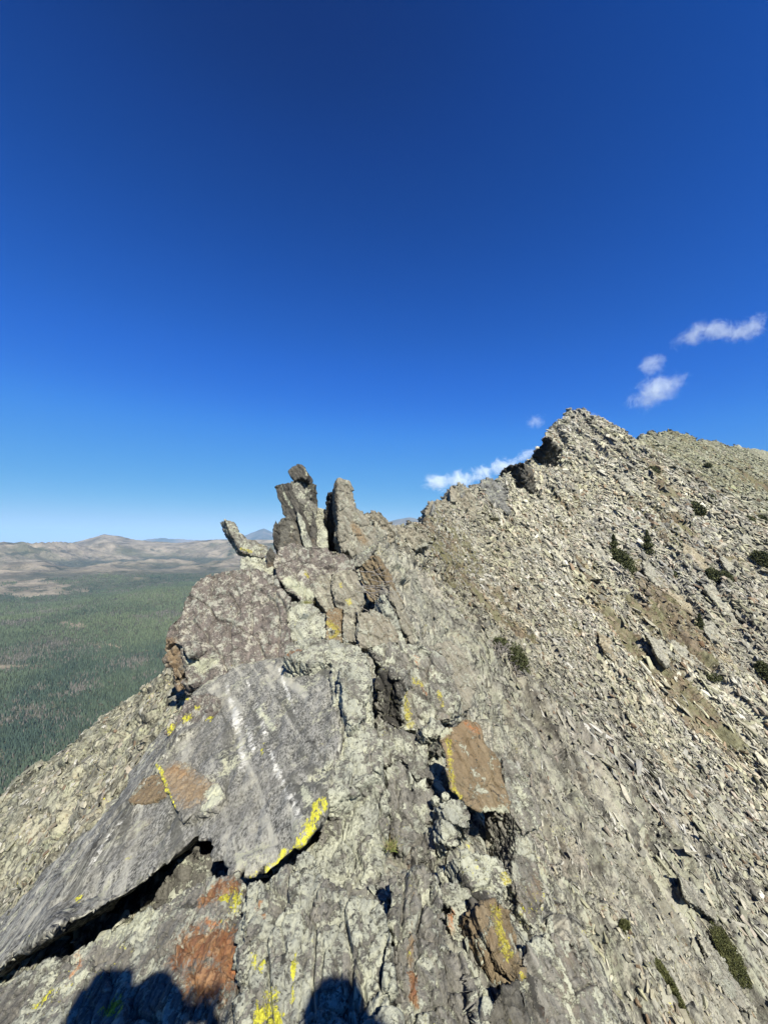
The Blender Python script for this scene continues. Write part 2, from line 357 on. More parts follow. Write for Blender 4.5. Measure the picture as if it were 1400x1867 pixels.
H *= 0.5 + 0.5 * right
H += 0.006 * fbm(gp * 9, 3, 31) * (gr < 12)
cut = 1 - 0.5 * ((gr < 6) & (np.abs(gp[:, 0]) < 1.2))
GP = gp + gn * (H * cut)[:, None]
nr_, na_ = G.shape[:2]
idx = np.arange(nr_ * na_).reshape(nr_, na_)
FQ = np.stack([idx[:-1, :-1], idx[:-1, 1:], idx[1:, 1:], idx[1:, :-1]], -1).reshape(-1, 4)[:, ::-1]

# where the ground is scree, soil or thin turf instead of bedrock
bn = fbm(gp / np.array([7, 14, 7]), 4, 41)
steep = 1 - gn[:, 2]
PXg, PYg, Dg = proj(GP)
soil = np.clip(sstep(-0.05, 0.3, bn) * sstep(12, 24, gr) * (1 - 0.8 * rib) * (0.15 + 0.85 * right), 0, 1)
far2 = sstep(150, 240, gr)
GRASSY = [([(840, 1060), (900, 1120), (960, 1165)], 16), ([(905, 1085), (960, 1130)], 12), ([(1050, 1020), (1075, 1060), (1110, 1110)], 9), ([(1160, 1090), (1200, 1130), (1235, 1165)], 11), ([(1100, 1110), (1160, 1190), (1240, 1270), (1320, 1350)], 24),
          ([(1240, 850), (1300, 890), (1370, 930)], 14), ([(1330, 850), (1395, 890)], 12), ([(1180, 840), (1215, 900)], 8), ([(1290, 1000), (1330, 1020)], 8), ([(1230, 940), (1260, 975)], 7)]
VIS = None
def zbuffer(pts_, d, px, py, cell=4.0):
    """nearest depth of the surface per small screen cell, to find what the viewer can see of it"""
    ok = (d > 0.1) & (px > -60) & (px < 1460) & (py > 700) & (py < 1960)
    gx = ((px[ok] + 60) / cell).astype(int); gy = ((py[ok] - 700) / cell).astype(int)
    zb = np.full((int(1270 / cell) + 2, int(1530 / cell) + 2), 1e9); np.minimum.at(zb, (gy, gx), d[ok]); return zb
ZB = zbuffer(GP, Dg, PXg, PYg)
def depth_at(px, py, cell=4.0):
    gx = np.clip(((np.asarray(px) + 60) / cell).astype(int), 0, ZB.shape[1] - 1); gy = np.clip(((np.asarray(py) - 700) / cell).astype(int), 0, ZB.shape[0] - 1)
    return ZB[gy, gx]
def surf(px, py):
    """the visible point of the ground behind a pixel"""
    d = float(depth_at(np.array([px]), np.array([py]))[0])
    m = (np.abs(PXg - px) < 7) & (np.abs(PYg - py) < 7) & (Dg < d * 1.15 + 0.3)
    i = np.where(m)[0]
    if not len(i): return P(px, py, min(d, 50)), np.array([0, 0, 1.0])
    j = i[np.argmin((PXg[i] - px) ** 2 + (PYg[i] - py) ** 2)]
    return GP[j].astype(float), gn[j].astype(float)
def marks(pt, spec):
    """pt (n,3) -> {attr: strength}; spec: (attr, [3-D points], half width in metres)"""
    out = {}
    for name, line, w in spec:
        line = np.asarray(line, float); best = np.full(len(pt), 1e9, np.float32)
        lo, hi = line.min(0) - 4 * w, line.max(0) + 4 * w
        m = np.all((pt > lo) & (pt < hi), 1); q = pt[m]
        if len(q):
            bd = np.full(len(q), 1e9)
            segs = list(zip(line[:-1], line[1:])) if len(line) > 1 else [(line[0], line[0] + 1e-4)]
            for a, b in segs:
                e = b - a; s = np.clip(((q - a) @ e) / (e @ e), 0, 1); bd = np.minimum(bd, np.linalg.norm(q - a - s[:, None] * e, axis=1))
            best[m] = bd
        v = np.clip(1.0 - 0.5 * best / w, 0, 1)
        out[name] = np.maximum(out.get(name, 0), v)
    return out

gm = np.zeros(len(gp), np.float32)
for ln, wpx in GRASSY:
    pp = [surf(*q)[0] for q in ln]; dmean = np.mean([q[1] for q in pp]); gm = np.maximum(gm, marks(gp.astype(np.float64), [('g', pp, wpx / FP * dmean * 1.5)])['g'])
gsoft = sstep(0.05, 0.6, gm + 0.35 * fbm(np.stack([gu, gd * 0.4, gw], -1) / 4.0, 3, 89)) * (gr > 14)
gm = sstep(0.35, 0.75, gm + 0.5 * fbm(np.stack([gu, gd * 0.5, gw], -1) / 1.3, 4, 88))
soil = np.clip(np.maximum(soil * 0.7, gm) * (gr < 400), 0, 1)
M_ROCK = rock_mat('lichened_rock', pale_amt=0.62, dark_amt=0.25, brown_amt=0.35, spots=0.4, yel=0.12)
def ridge_material():
    s = NT('ridge_ground'); p = s.pos()
    tint = s.attr('tint').outputs['Color']; soilA = s.attr('soil').outputs['Fac']; nearA = s.attr('near').outputs['Fac']
    fm = s.axes(p, (BU * 5.0, BD * 1.5, BW * 3.5))
    out = []
    for L in (1.0, 6.0):
        k = 1 / L
        fo = s.noise(fm, 3.0 * k, 7, 0.68, 0.5); fi = s.noise(p, 16 * k, 7, 0.75, 0.3); me = s.noise(p, 4 * k, 6, 0.65)
        c = s.mix(s.step(fo, 0.38, 0.62), (0.07, 0.068, 0.06), (0.36, 0.345, 0.30))
        c = s.mix(s.mul(s.step(me, 0.52, 0.62), 0.65), c, (0.30, 0.20, 0.13))
        m = s.step(s.add(s.mul(me, 0.3), s.add(s.mul(fi, 0.4), s.mul(fo, 0.3))), 0.48, 0.53)
        c = s.mix(s.mul(m, 0.8), c, s.mix(s.step(s.noise(p, 1.1 * k, 3), 0.42, 0.6), (0.44, 0.45, 0.35), (0.49, 0.46, 0.39)))
        d = s.step(s.noise(p, 9 * k, 8, 0.75, 0.4), 0.57, 0.62)
        c = s.mix(s.mul(d, 0.7), c, (0.06, 0.057, 0.048))
        cr = s.noise(s.axes(p, (BU * 3.4 * k, BD * 1.1 * k, BW * 2.6 * k)), 1.0, 7, 0.62, 0.8)
        cm = s.step(s.math('ABSOLUTE', s.math('SUBTRACT', cr, 0.5)), 0.010, 0.0)
        c = s.mix(s.mul(cm, 0.85), c, (0.03, 0.028, 0.024))
        c = s.mix(s.mul(s.step(cr, 0.56, 0.62), 0.55), c, (0.50, 0.475, 0.40))
        c = s.mix(s.mul(s.step(cr, 0.44, 0.38), 0.55), c, (0.11, 0.10, 0.08))
        out.append((c, s.add(s.add(s.mul(fo, 1.0), s.mul(fi, 0.7)), s.mul(cm, -0.5))))
    c = s.mix(nearA, out[1][0], out[0][0])
    c = s.mulcol(c, tint)
    sc = s.mix(s.step(s.noise(p, 2.5, 7, 0.7), 0.4, 0.6), (0.075, 0.052, 0.032), (0.21, 0.155, 0.095))
    sc = s.mix(s.mul(s.step(s.noise(p, 0.35, 5, 0.7), 0.44, 0.54), 0.8), sc, (0.15, 0.15, 0.07))
    c = s.mix(s.mul(s.step(s.add(soilA, s.mul(s.math('SUBTRACT', s.noise(p, 1.6, 6, 0.7), 0.5), 1.6)), 0.35, 0.6), 0.8), c, sc)
    ye = s.mul(s.mul(s.step(s.noise(p, 2.0, 3), 0.58, 0.62), s.step(s.noise(p, 28, 5, 0.7), 0.6, 0.64)), nearA)
    c = s.mix(ye, c, (0.66, 0.62, 0.06))
    h = s.n('ShaderNodeMix', {0: nearA, 2: s.mul(out[1][1], 6.0), 3: out[0][1]}, data_type='FLOAT').outputs[0]
    return s.finish(s.rockhue(c), 0.95, h, 0.02, 1.0)
M_RIDGE = ridge_material()
t1 = fbm(np.stack([gu / 7.0, gd / 22.0, gw / 12.0], -1), 4, 51)[:, None] * 1.3; t2 = fbm(gp / 4.0, 3, 55)[:, None]
TINT = 0.97 + 0.30 * t1 * np.array([[1.0, 1.0, 1.0]]) + 0.10 * t2 * np.array([[0.6, 1.0, 0.8]])
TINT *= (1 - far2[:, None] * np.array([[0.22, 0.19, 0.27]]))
TINT = np.where((right < 0.5)[:, None] & (gr < 60)[:, None], TINT * np.array([[0.97, 1.0, 0.90]]), TINT)
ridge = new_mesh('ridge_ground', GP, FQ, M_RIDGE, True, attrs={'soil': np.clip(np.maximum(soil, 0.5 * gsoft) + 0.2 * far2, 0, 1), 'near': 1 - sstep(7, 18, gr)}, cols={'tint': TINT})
tag(ridge, kind='structure')

# ------------------------------------------------------------------ scree: angular stones lying on the slopes
def stone_variants(n, seed, flat=0.55, long_=1.8, k=14):
    rnd = np.random.RandomState(seed); out = []
    for _ in range(n):
        d = unit(rnd.normal(size=(k, 3))); pw = np.sign(d) * np.abs(d) ** 0.6
        v = pw * rnd.uniform(0.8, 1.1, (k, 1)) * np.array([1.0, long_, flat])
        bm = bmesh.new()
        for q in v: bm.verts.new(q)
        bmesh.ops.convex_hull(bm, input=bm.verts)
        loose = [w for w in bm.verts if not w.link_faces]
        bmesh.ops.delete(bm, geom=loose, context='VERTS'); bmesh.ops.triangulate(bm, faces=bm.faces)
        bm.verts.index_update()
        out.append((np.array([w.co[:] for w in bm.verts]), np.array([[w.index for w in f.verts] for f in bm.faces]))); bm.free()
    return out
STONES = stone_variants(24, 7)
def scatter(name, pos, nrm, size, colr, mat, seed, variants=STONES, jitter=0.5, sink=0.25, along=(0.42, 0.9, 0.0)):
    rnd = np.random.RandomState(seed); n = len(pos); kind = rnd.randint(0, len(variants), n)
    z = unit(nrm + jitter * rnd.normal(size=(n, 3)) * 0.6); a = unit(np.asarray(along) + 0.45 * rnd.normal(size=(n, 3)))
    x = unit(np.cross(a, z)); y = np.cross(z, x)
    B = np.stack([x, y, z], 1) * (size * rnd.uniform(0.7, 1.3, n))[:, None, None] * rnd.uniform(0.7, 1.35, (n, 3, 1))
    VV, FF, CC, o = [], [], [], 0
    for k, (v, f) in enumerate(variants):
        i = np.where(kind == k)[0]
        if not len(i): continue
        w = np.einsum('vk,nkj->nvj', v, B[i]) + (pos[i] - nrm[i] * (size[i] * sink * 0.3)[:, None])[:, None]
        VV.append(w.reshape(-1, 3)); FF.append((f[None] + (np.arange(len(i)) * len(v))[:, None, None] + o).reshape(-1, 3)); o += len(i) * len(v)
        CC.append(np.repeat(colr[i], len(v), 0))
    return new_mesh(name, np.concatenate(VV), np.concatenate(FF), mat, False, cols={'tint': np.concatenate(CC)})
def scree_material():
    s = NT('scree_stone'); p = s.pos(); t = s.attr('tint').outputs['Color']
    a = s.noise(p, 3.0, 7, 0.75, 0.3); b = s.noise(p, 14, 6, 0.75)
    f = s.step(s.add(s.mul(a, 0.5), s.mul(b, 0.5)), 0.36, 0.62, 0.55, 1.15)
    return s.finish(s.rockhue(s.scalecol(t, f)), 0.95, s.add(a, s.mul(b, 0.5)), 0.03, 1.0)
M_SCREE = scree_material()
rnd = np.random.RandomState(3)
cand = np.where((np.abs(A2.ravel()) < math.radians(52)) & (gr > 5.5) & (gr < 420) & (Dg > 0) & (PXg > -40) & (PXg < 1440) & (PYg < 1930) & (Dg < depth_at(PXg, PYg) * 1.06 + 0.4)
                & ~((gr < 12) & (np.abs(gp[:, 0]) < 2.8)))[0]
def stones_colour(n, pos, rnd):
    pal = np.array([[0.47, 0.44, 0.35], [0.42, 0.41, 0.30], [0.32, 0.31, 0.265], [0.46, 0.40, 0.32], [0.16, 0.155, 0.135], [0.58, 0.56, 0.49], [0.27, 0.20, 0.14]])
    w = np.array([0.28, 0.24, 0.17, 0.07, 0.10, 0.10, 0.04]); c = pal[rnd.choice(len(pal), n, p=w / w.sum())]
    z1 = fbm(np.stack([pos @ BU / 7.0, pos @ BD / 22.0, pos @ BW / 12.0], -1), 4, 51)[:, None] * 1.3
    z2 = fbm(pos / 6.0, 3, 78)[:, None]
    return c * rnd.uniform(0.62, 1.27, (n, 1)) * (0.95 + 0.32 * z1) * (1 + 0.18 * z2 * np.array([[0.25, 0.15, -0.6]]))
flank = np.clip(1.3 * (1 - right[cand]), 0, 1); nearb = 1 - sstep(15, 27, gr[cand])
bed = np.clip(nearb + 0.75 * rib[cand] + flank, 0, 1)
sl = soil[cand]
w = (0.9 - 0.3 * sl) * (1 - 0.85 * gm[cand]) * (1 - 0.965 * bed); N = 88000
i = rnd.choice(cand, N, replace=False, p=w / w.sum())
sz = np.clip(gr[i] * (0.0013 + 0.0040 * rnd.rand(N) ** 4.0), 0.03, 0.9) * np.where(gr[i] > 150, 0.75, 1) * (1 - 0.35 * soil[i])
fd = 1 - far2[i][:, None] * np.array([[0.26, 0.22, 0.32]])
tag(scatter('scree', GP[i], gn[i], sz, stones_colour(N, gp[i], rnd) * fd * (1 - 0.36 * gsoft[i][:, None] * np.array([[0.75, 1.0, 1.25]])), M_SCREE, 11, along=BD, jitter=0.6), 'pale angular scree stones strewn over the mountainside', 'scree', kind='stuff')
# long splinters of bedrock standing out of the ribs
w = (rib[cand] ** 1.5 + 0.02) * (1 - 0.9 * gm[cand]) * (1 - 0.985 * nearb) * (1 - 0.95 * flank) * (1 - 0.5 * far2[cand]); N = 15000
i = rnd.choice(cand, N, replace=False, p=w / w.sum())
sz = np.clip(gr[i] * (0.0016 + 0.0050 * rnd.rand(N) ** 4.0), 0.04, 0.7) * np.where(gr[i] > 150, 0.6, 1)
sz = np.where(gr[i] > 60, np.minimum(sz, 0.0030 * gr[i]), sz)
LEDGE = stone_variants(20, 17, 0.38, 3.4, 12)
tag(scatter('ledge_slabs', GP[i], gn[i], sz, stones_colour(N, gp[i], rnd) * 1.04, M_SCREE, 12, variants=LEDGE, along=unit(BD + np.array([0.12, 0, 0])), jitter=0.45), 'long pale splinters of bedrock lining the ribs of the slope', 'rock splinters', kind='stuff')
# angular rubble choking the gaps between the blocks of the crest
near_i = np.where((gp[:, 1] > 1.0) & (gp[:, 1] < 9.5) & (gp[:, 0] > -3.4) & (gp[:, 0] < 1.6) & (Dg > 0))[0]
N = 9000; i = rnd.choice(near_i, N, replace=False)
sz = np.clip(gr[i] * 0.006, 0.012, 0.05) * (0.6 + 2.0 * rnd.rand(N) ** 4)
RUBBLE_AT = (GP[i], gn[i], sz)
# ------------------------------------------------------------------ single rocks: solids cut by planes, then weathered
def plane_hit(px, py, anchor, nrm):
    d = ray(px, py); a = P(*anchor); n = unit(nrm)
    return d * ((a @ n) / (d @ n))[..., None]
JR = np.random.RandomState(99)
JK = [2, 0.085]
def jag(o):
    levels, k = JK
    for _ in range(levels):
        n_ = np.roll(o, -1, 0); e = n_ - o; L = np.linalg.norm(e, axis=1, keepdims=True)
        perp = np.stack([e[:, 1], -e[:, 0]], -1) / np.maximum(L, 1e-6)
        m = o + e * JR.uniform(0.35, 0.65, (len(o), 1)) + perp * JR.uniform(-k, k, (len(o), 1)) * np.minimum(L, 45)
        o = np.stack([o, m], 1).reshape(-1, 2)
    return o
def prism(outline, anchor, nrm, ext, taper=1.0):
    """a solid whose visible face has this outline on the plane through anchor; ext = thickness (m) or a world vector"""
    o = jag(np.array(outline, float)); f = plane_hit(o[:, 0], o[:, 1], anchor, nrm); n = unit(nrm)
    if (ray(anchor[0], anchor[1]) @ n) > 0: n = -n
    e = -n * ext if np.ndim(ext) == 0 else np.asarray(ext, float)
    b = (f - f.mean(0)) * taper + f.mean(0) + e
    return f, b
def rock_mesh(pieces, vox):
    bm = bmesh.new()
    for f, b in pieces:
        k = len(f); A = [bm.verts.new(q) for q in f]; B = [bm.verts.new(q) for q in b]
        fs = [bm.faces.new(A), bm.faces.new(B[::-1])]
        for i in range(k): fs.append(bm.faces.new((A[i], B[i], B[(i + 1) % k], A[(i + 1) % k])))
        bmesh.ops.recalc_face_normals(bm, faces=fs)
        bmesh.ops.triangulate(bm, faces=fs)
    me = bpy.data.meshes.new('rock_tmp'); bm.to_mesh(me); bm.free()
    o = bpy.data.objects.new('rock_tmp', me); COL.objects.link(o)
    md = o.modifiers.new('r', 'REMESH'); md.mode = 'VOXEL'; md.voxel_size = vox
    ev = o.evaluated_get(bpy.context.evaluated_depsgraph_get()); em = ev.to_mesh()
    n = len(em.vertices); v = np.empty(n * 3, np.float32); em.vertices.foreach_get('co', v)
    nn = np.empty(n * 3, np.float32); em.vertices.foreach_get('normal', nn)
    nf = len(em.polygons); ls = np.empty(nf * 4, np.int32)
    if len(em.loops) != nf * 4: raise RuntimeError('voxel mesh is not all quads')
    em.loops.foreach_get('vertex_index', ls); ev.to_mesh_clear()
    bpy.data.objects.remove(o); bpy.data.meshes.remove(me)
    return v.reshape(-1, 3), nn.reshape(-1, 3), ls.reshape(-1, 4)
def weather(v, n, S, rough=1.0, strata=1.0, fol=FOL, seed=0, f=None, smooth=0.0):
    """weather a solid of size S metres: broken facets, bedding ledges on the cut sides, fine roughness"""
    fol = unit(fol); w = v + 0.03 * S * np.stack([vnoise(v / (0.3 * S), seed + 1), vnoise(v / (0.3 * S), seed + 2), vnoise(v / (0.3 * S), seed + 3)], -1)
    h = 0
    for size, amp in ((0.45 * S, 0.042 * S), (0.17 * S, 0.020 * S), (0.07 * S, 0.009 * S), (0.028 * S, 0.0035 * S)):
        a = unit(np.cross(fol, [0, 1, 0.2])); B = np.stack([fol * 1.6, np.cross(fol, a), a * 0.7])
        f1, e, r, off = vor((w @ B.T) / size, seed + int(size * 100))
        h = h + amp * rough * ((r[0] - 0.5) * 1.2 + (r[1] - 0.5) * off[:, 0] * 3.2 + (r[2] - 0.5) * off[:, 1] * 2.6 - (1.5 if size > 0.1 * S else 0.8) * (1 - sstep(0, 0.07, e)))
    q = w @ fol; side = 1 - np.abs(n @ fol) ** 2
    lay = vnoise(np.stack([q / (0.045 * S), v[:, 1] / S * 0.8, v[:, 0] * 0], -1), seed + 9) + 0.6 * vnoise(np.stack([q / (0.016 * S), v[:, 1] / S * 2, v[:, 0] * 0], -1), seed + 10)
    h = h + 0.013 * S * strata * side * lay
    h = h + 0.0045 * S * rough * fbm(v / (0.22 * S), 4, seed + 20, 0.55)
    return v + n * h[:, None]
def line3(pxs, anchor, nrm):
    a = np.array(pxs, float); return plane_hit(a[:, 0], a[:, 1], anchor, nrm)
def gray_zone(v, mk):
    return mk
def on(px, py, anchor, nrm):
    return float(plane_hit(np.array([px]), np.array([py]), anchor, nrm)[0] @ np.array([0, cp, sp]))
ROCKS = []
def rock(name, label, cat, pieces, mat, vox=None, S=None, rough=1.0, strata=1.0, mk=(), group=None, seed=None, fol=FOL, parent=None, base=None, attrs=None, post=None):
    sol = [prism(*q) for q in pieces]; t = pieces[0][1][2]
    allv = np.concatenate([np.concatenate(q) for q in sol]); ext = np.ptp(allv, axis=0)
    S = S or float(np.median(ext)); vox = vox or max(0.006, t * 0.0025)
    vox = max(vox, float(np.prod(np.maximum(ext, 0.1))) ** (1 / 3) / 210.0)
    v, n, f = rock_mesh(sol, vox)
    if not len(v):
        old = JK[:]; JK[:] = [0, 0]; sol = [prism(*q) for q in pieces]; JK[:] = old; v, n, f = rock_mesh(sol, vox * 0.7)
    sd = seed if seed is not None else (len(ROCKS) * 37 + 11)
    v = weather(v, n, S, rough, strata, fol, sd)
    if post: v = post(v, n)
    a = marks(v, [(m[0], line3(m[1], m[3] if len(m) > 3 else pieces[0][1], m[4] if len(m) > 4 else pieces[0][2]), m[2]) for m in mk])
    if attrs: a.update(attrs(v, n))
    loc = base if base is not None else np.array([v[:, 0].mean(), v[:, 1].mean(), v[:, 2].min()])
    o = new_mesh(name, v, f, mat, True, attrs=a, loc=None if parent else loc, parent=parent)
    if not parent: tag(o, label, cat, group)
    ROCKS.append(o); return o

M_PALE = rock_mat('pale_lichened_rock', pale_amt=0.85, dark_amt=0.55, brown_amt=0.3, spots=0.95, yel=0.3)
M_MIX = rock_mat('mixed_lichened_rock', pale_amt=0.62, dark_amt=0.5, brown_amt=0.4, spots=0.5, yel=0.4)
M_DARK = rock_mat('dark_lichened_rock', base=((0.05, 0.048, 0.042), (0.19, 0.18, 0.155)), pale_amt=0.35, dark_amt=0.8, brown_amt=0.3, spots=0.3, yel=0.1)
M_BOULDER = rock_mat('purple_brown_boulder_rock', base=((0.075, 0.066, 0.062), (0.24, 0.205, 0.185)), brown=(0.21, 0.145, 0.12), brown_amt=0.35, pale=(0.46, 0.44, 0.37), pale_amt=0.62, dark_amt=0.75, spots=0.3, yel=0.12, fol=0.3)
M_GRAY = rock_mat('bare_grey_slab_rock', pale_amt=0.4, dark_amt=0.2, brown_amt=0.1, spots=0.3, fol=0.35, bump=0.004)
M_BROWN = rock_mat('rusty_brown_rock', base=((0.13, 0.10, 0.06), (0.31, 0.25, 0.165)), brown=(0.25, 0.175, 0.105), brown_amt=0.8, pale_amt=0.36, dark_amt=0.35, spots=0.35, fol=0.8, bump=0.016)
M_TAN = rock_mat('tan_lichened_rock', base=((0.14, 0.13, 0.105), (0.35, 0.325, 0.265)), brown=(0.28, 0.215, 0.15), brown_amt=0.35, pale=(0.44, 0.43, 0.34), pale_amt=0.5, dark_amt=0.3, spots=0.3, yel=0.15)

M_SHADE = rock_mat('dark_shaded_rock', base=((0.035, 0.034, 0.032), (0.15, 0.14, 0.12)), pale_amt=0.12, dark_amt=0.7, brown_amt=0.3, spots=0.1)  # near-black: own tone of dark stones, and shade painted into pinnacle parts
M_FAR_SHADE = rock_mat('shaded_crag_rock', base=((0.05, 0.05, 0.045), (0.16, 0.15, 0.13)), brown_amt=0.2, pale_amt=0.2, dark_amt=0.6, spots=0, L=6.0, bump=0.05, fol=1.0)  # darkened crag rock: shade put into the colour left of the peak
# --- the skyline pinnacles
rock('rock_spire', 'thin pointed rock flake leaning up and left on the skyline, yellow-green with lichen', 'rock',
     [([(409, 947), (422, 950), (430, 954), (436, 968), (447, 974), (449, 984), (467, 984), (474, 990), (489, 995), (493, 1008), (478, 1018), (452, 1012), (437, 1004), (428, 985), (418, 972)], (450, 995, 8.3), (0.35, -0.8, 0.45), (-0.22, 0.28, -0.05))],
     M_MIX, S=0.45, rough=1.1, strata=2.0, mk=[('mustard', [(440, 1000), (458, 1006)], 0.035), ('black', [(410, 952), (420, 975), (434, 1000)], 0.03)])  # black mark paints shade along the flake's left underside
rock('rock', 'rounded pale boulder carrying the thin leaning flake on the skyline', 'rock',
     [([(440, 1017), (458, 1011), (478, 1011), (498, 1024), (503, 1043), (488, 1056), (440, 1052), (437, 1036)], (470, 1035, 8.1), (0.1, -0.7, 0.6), 0.7)], M_PALE, S=0.8)
rock('rock_spire', 'tall central rock pinnacle, pale column with a slanting top, highest on the skyline', 'rock pinnacle',
     [([(528, 878), (546, 869), (561, 872), (573, 881), (579, 896), (577, 916), (576, 950), (583, 1000), (566, 1004), (549, 955), (536, 912)], (560, 940, 9.2), (0.45, -0.85, 0.1), (-0.15, 0.65, -0.1))],
     M_MIX, S=0.7, rough=0.8, strata=1.6, mk=[('black', [(558, 876), (572, 890), (576, 912)], 0.12)])
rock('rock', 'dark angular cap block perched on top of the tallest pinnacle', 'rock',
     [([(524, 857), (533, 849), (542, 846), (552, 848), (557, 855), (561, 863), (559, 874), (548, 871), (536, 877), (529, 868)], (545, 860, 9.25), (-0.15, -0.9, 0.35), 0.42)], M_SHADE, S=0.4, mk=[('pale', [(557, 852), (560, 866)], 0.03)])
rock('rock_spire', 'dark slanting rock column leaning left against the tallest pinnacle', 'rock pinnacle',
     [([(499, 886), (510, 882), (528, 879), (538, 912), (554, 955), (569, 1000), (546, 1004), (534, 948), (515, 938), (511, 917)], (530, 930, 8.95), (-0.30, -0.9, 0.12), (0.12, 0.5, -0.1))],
     M_SHADE, S=0.6, rough=0.6, strata=1.4, mk=[('pale', [(512, 886), (520, 905), (532, 925)], 0.03)])  # near-black material paints in the column's shade
rock('rock', 'squat brown block at the foot of the tallest pinnacle', 'rock',
     [([(502, 968), (507, 955), (525, 938), (535, 944), (547, 965), (552, 1000), (530, 1004), (507, 1004), (499, 985)], (528, 972, 8.6), (0.3, -0.9, 0.25), (-0.15, 0.5, -0.1))], M_DARK, S=0.5, mk=[('black', [(504, 960), (504, 990)], 0.08)])  # black mark paints shade down the left edge
rock('rock', 'small rounded stone wedged between the two main pinnacles', 'rock',
     [([(574, 975), (580, 962), (592, 956), (599, 968), (599, 1000), (578, 1000)], (588, 980, 8.9), (0.2, -0.9, 0.4), 0.4)], M_PALE, S=0.4)
rock('rock', 'pale block filling the gap behind the small wedged stone', 'rock',
     [([(570, 926), (594, 927), (598, 958), (597, 990), (572, 990)], (585, 950, 9.9), (0.3, -0.9, 0.2), 0.5)], M_PALE, S=0.5)
rock('rock_spire', 'narrow rock fin with its shade painted black, just left of the right-hand pinnacle', 'rock pinnacle',
     [([(595, 903), (599, 898), (605, 896), (611, 905), (619, 1006), (592, 1004), (595, 960)], (604, 950, 9.6), (-0.75, -0.65, -0.05), (0.12, 0.45, 0))], M_DARK, S=0.5, mk=[('black', [(603, 900), (604, 1000)], 0.3)])  # wide black mark paints the whole fin as shaded
rock('rock_spire', 'broad right-hand pinnacle with a flat chipped top and a smooth tan face', 'rock pinnacle',
     [([(612, 872), (620, 868), (638, 878), (645, 891), (649, 925), (657, 930), (672, 944), (688, 966), (690, 1002), (668, 1014), (647, 1021), (633, 1002), (622, 1010), (613, 977), (611, 912)], (640, 950, 9.0), (0.62, -0.74, 0.25), (-0.12, 0.55, -0.15))],
     M_TAN, S=0.8, rough=0.8, strata=1.5, mk=[('black', [(612, 874), (613, 980)], 0.06), ('tan', [(645, 960), (665, 985)], 0.12), ('black', [(614, 893), (630, 897), (648, 905)], 0.02)])  # first black mark paints the shade of the left face
# --- crags along the far crest
def crag(label, ol, t, n=(0.35, -0.85, 0.4), e=(-0.3, 1.0, -0.6), mat=None, S=None, **kw):
    o = np.array(ol, float); ev = np.array(e) * t * 0.06
    return rock('rock_crag', label, 'crag', [(ol, (o[:, 0].mean(), o[:, 1].mean(), t), n, tuple(ev))], mat or M_FAR, S=S or t * 0.045, group='jagged crags along the crest', vox=t * 0.0028, strata=1.6, rough=kw.pop('rough', 3.2), **kw)
M_FAR = rock_mat('crag_rock', base=((0.14, 0.13, 0.105), (0.38, 0.345, 0.275)), brown=(0.29, 0.22, 0.16), brown_amt=0.5, pale=(0.45, 0.42, 0.33), pale_amt=0.6, dark_amt=0.2, spots=0, L=6.0, bump=0.05, fol=0.8)
M_FARG = rock_mat('grey_crag_rock', base=((0.10, 0.10, 0.10), (0.30, 0.30, 0.29)), brown_amt=0.1, pale_amt=0.45, dark_amt=0.5, spots=0, L=6.0, bump=0.05, fol=1.0)
crag('low knobbly crag just right of the broad pinnacle', [(652, 932), (668, 934), (682, 930), (694, 936), (706, 944), (716, 957), (724, 985), (690, 1010), (655, 985)], 13.5)
crag('crumbling low crag in the notch below the far blue mountains', [(708, 952), (722, 957), (740, 962), (760, 958), (776, 963), (786, 990), (740, 1010), (705, 995)], 19.5)
crag('first stepped crag with a square left edge above the notch', [(777, 958), (775, 930), (783, 914), (800, 910), (814, 912), (822, 930), (826, 985), (800, 1000), (780, 985)], 34)
crag('rounded crag with a notched top, second along the crest', [(811, 915), (815, 898), (825, 886), (838, 880), (848, 882), (858, 890), (866, 905), (868, 950), (840, 975), (816, 950)], 41)
crag('dark grey fluted crag, third along the crest', [(862, 898), (872, 884), (885, 873), (900, 872), (914, 876), (926, 890), (928, 935), (905, 960), (872, 950)], 52, mat=M_FARG)
crag('small shaded crag at the foot of the peak\'s dark step', [(910, 868), (913, 856), (925, 850), (938, 845), (952, 842), (958, 856), (958, 885), (935, 905), (912, 892)], 66, n=(-0.80, -0.55, -0.2), e=(0.7, 0.8, -0.3), mat=M_FAR_SHADE, mk=[('black', [(912, 866), (940, 850), (955, 850)], 0.6)])  # darkened rock and black mark paint in this crag's shade
crag('steep dark step below the left shoulder of the peak', [(950, 856), (956, 842), (972, 828), (986, 812), (996, 796), (1004, 800), (994, 828), (978, 856), (962, 872)], 80, n=(-0.85, -0.47, -0.25), e=(0.8, 0.7, -0.3), mat=M_FAR_SHADE, mk=[('black', [(955, 850), (975, 840), (995, 808)], 1.2)])  # step's shade is painted: darkened rock plus a broad black mark
crag('rocky cap on top of the peak', [(992, 812), (1004, 788), (1018, 771), (1034, 763), (1054, 760), (1076, 766), (1092, 778), (1078, 806), (1030, 820)], 106, e=(0.2, 1.0, -0.8))
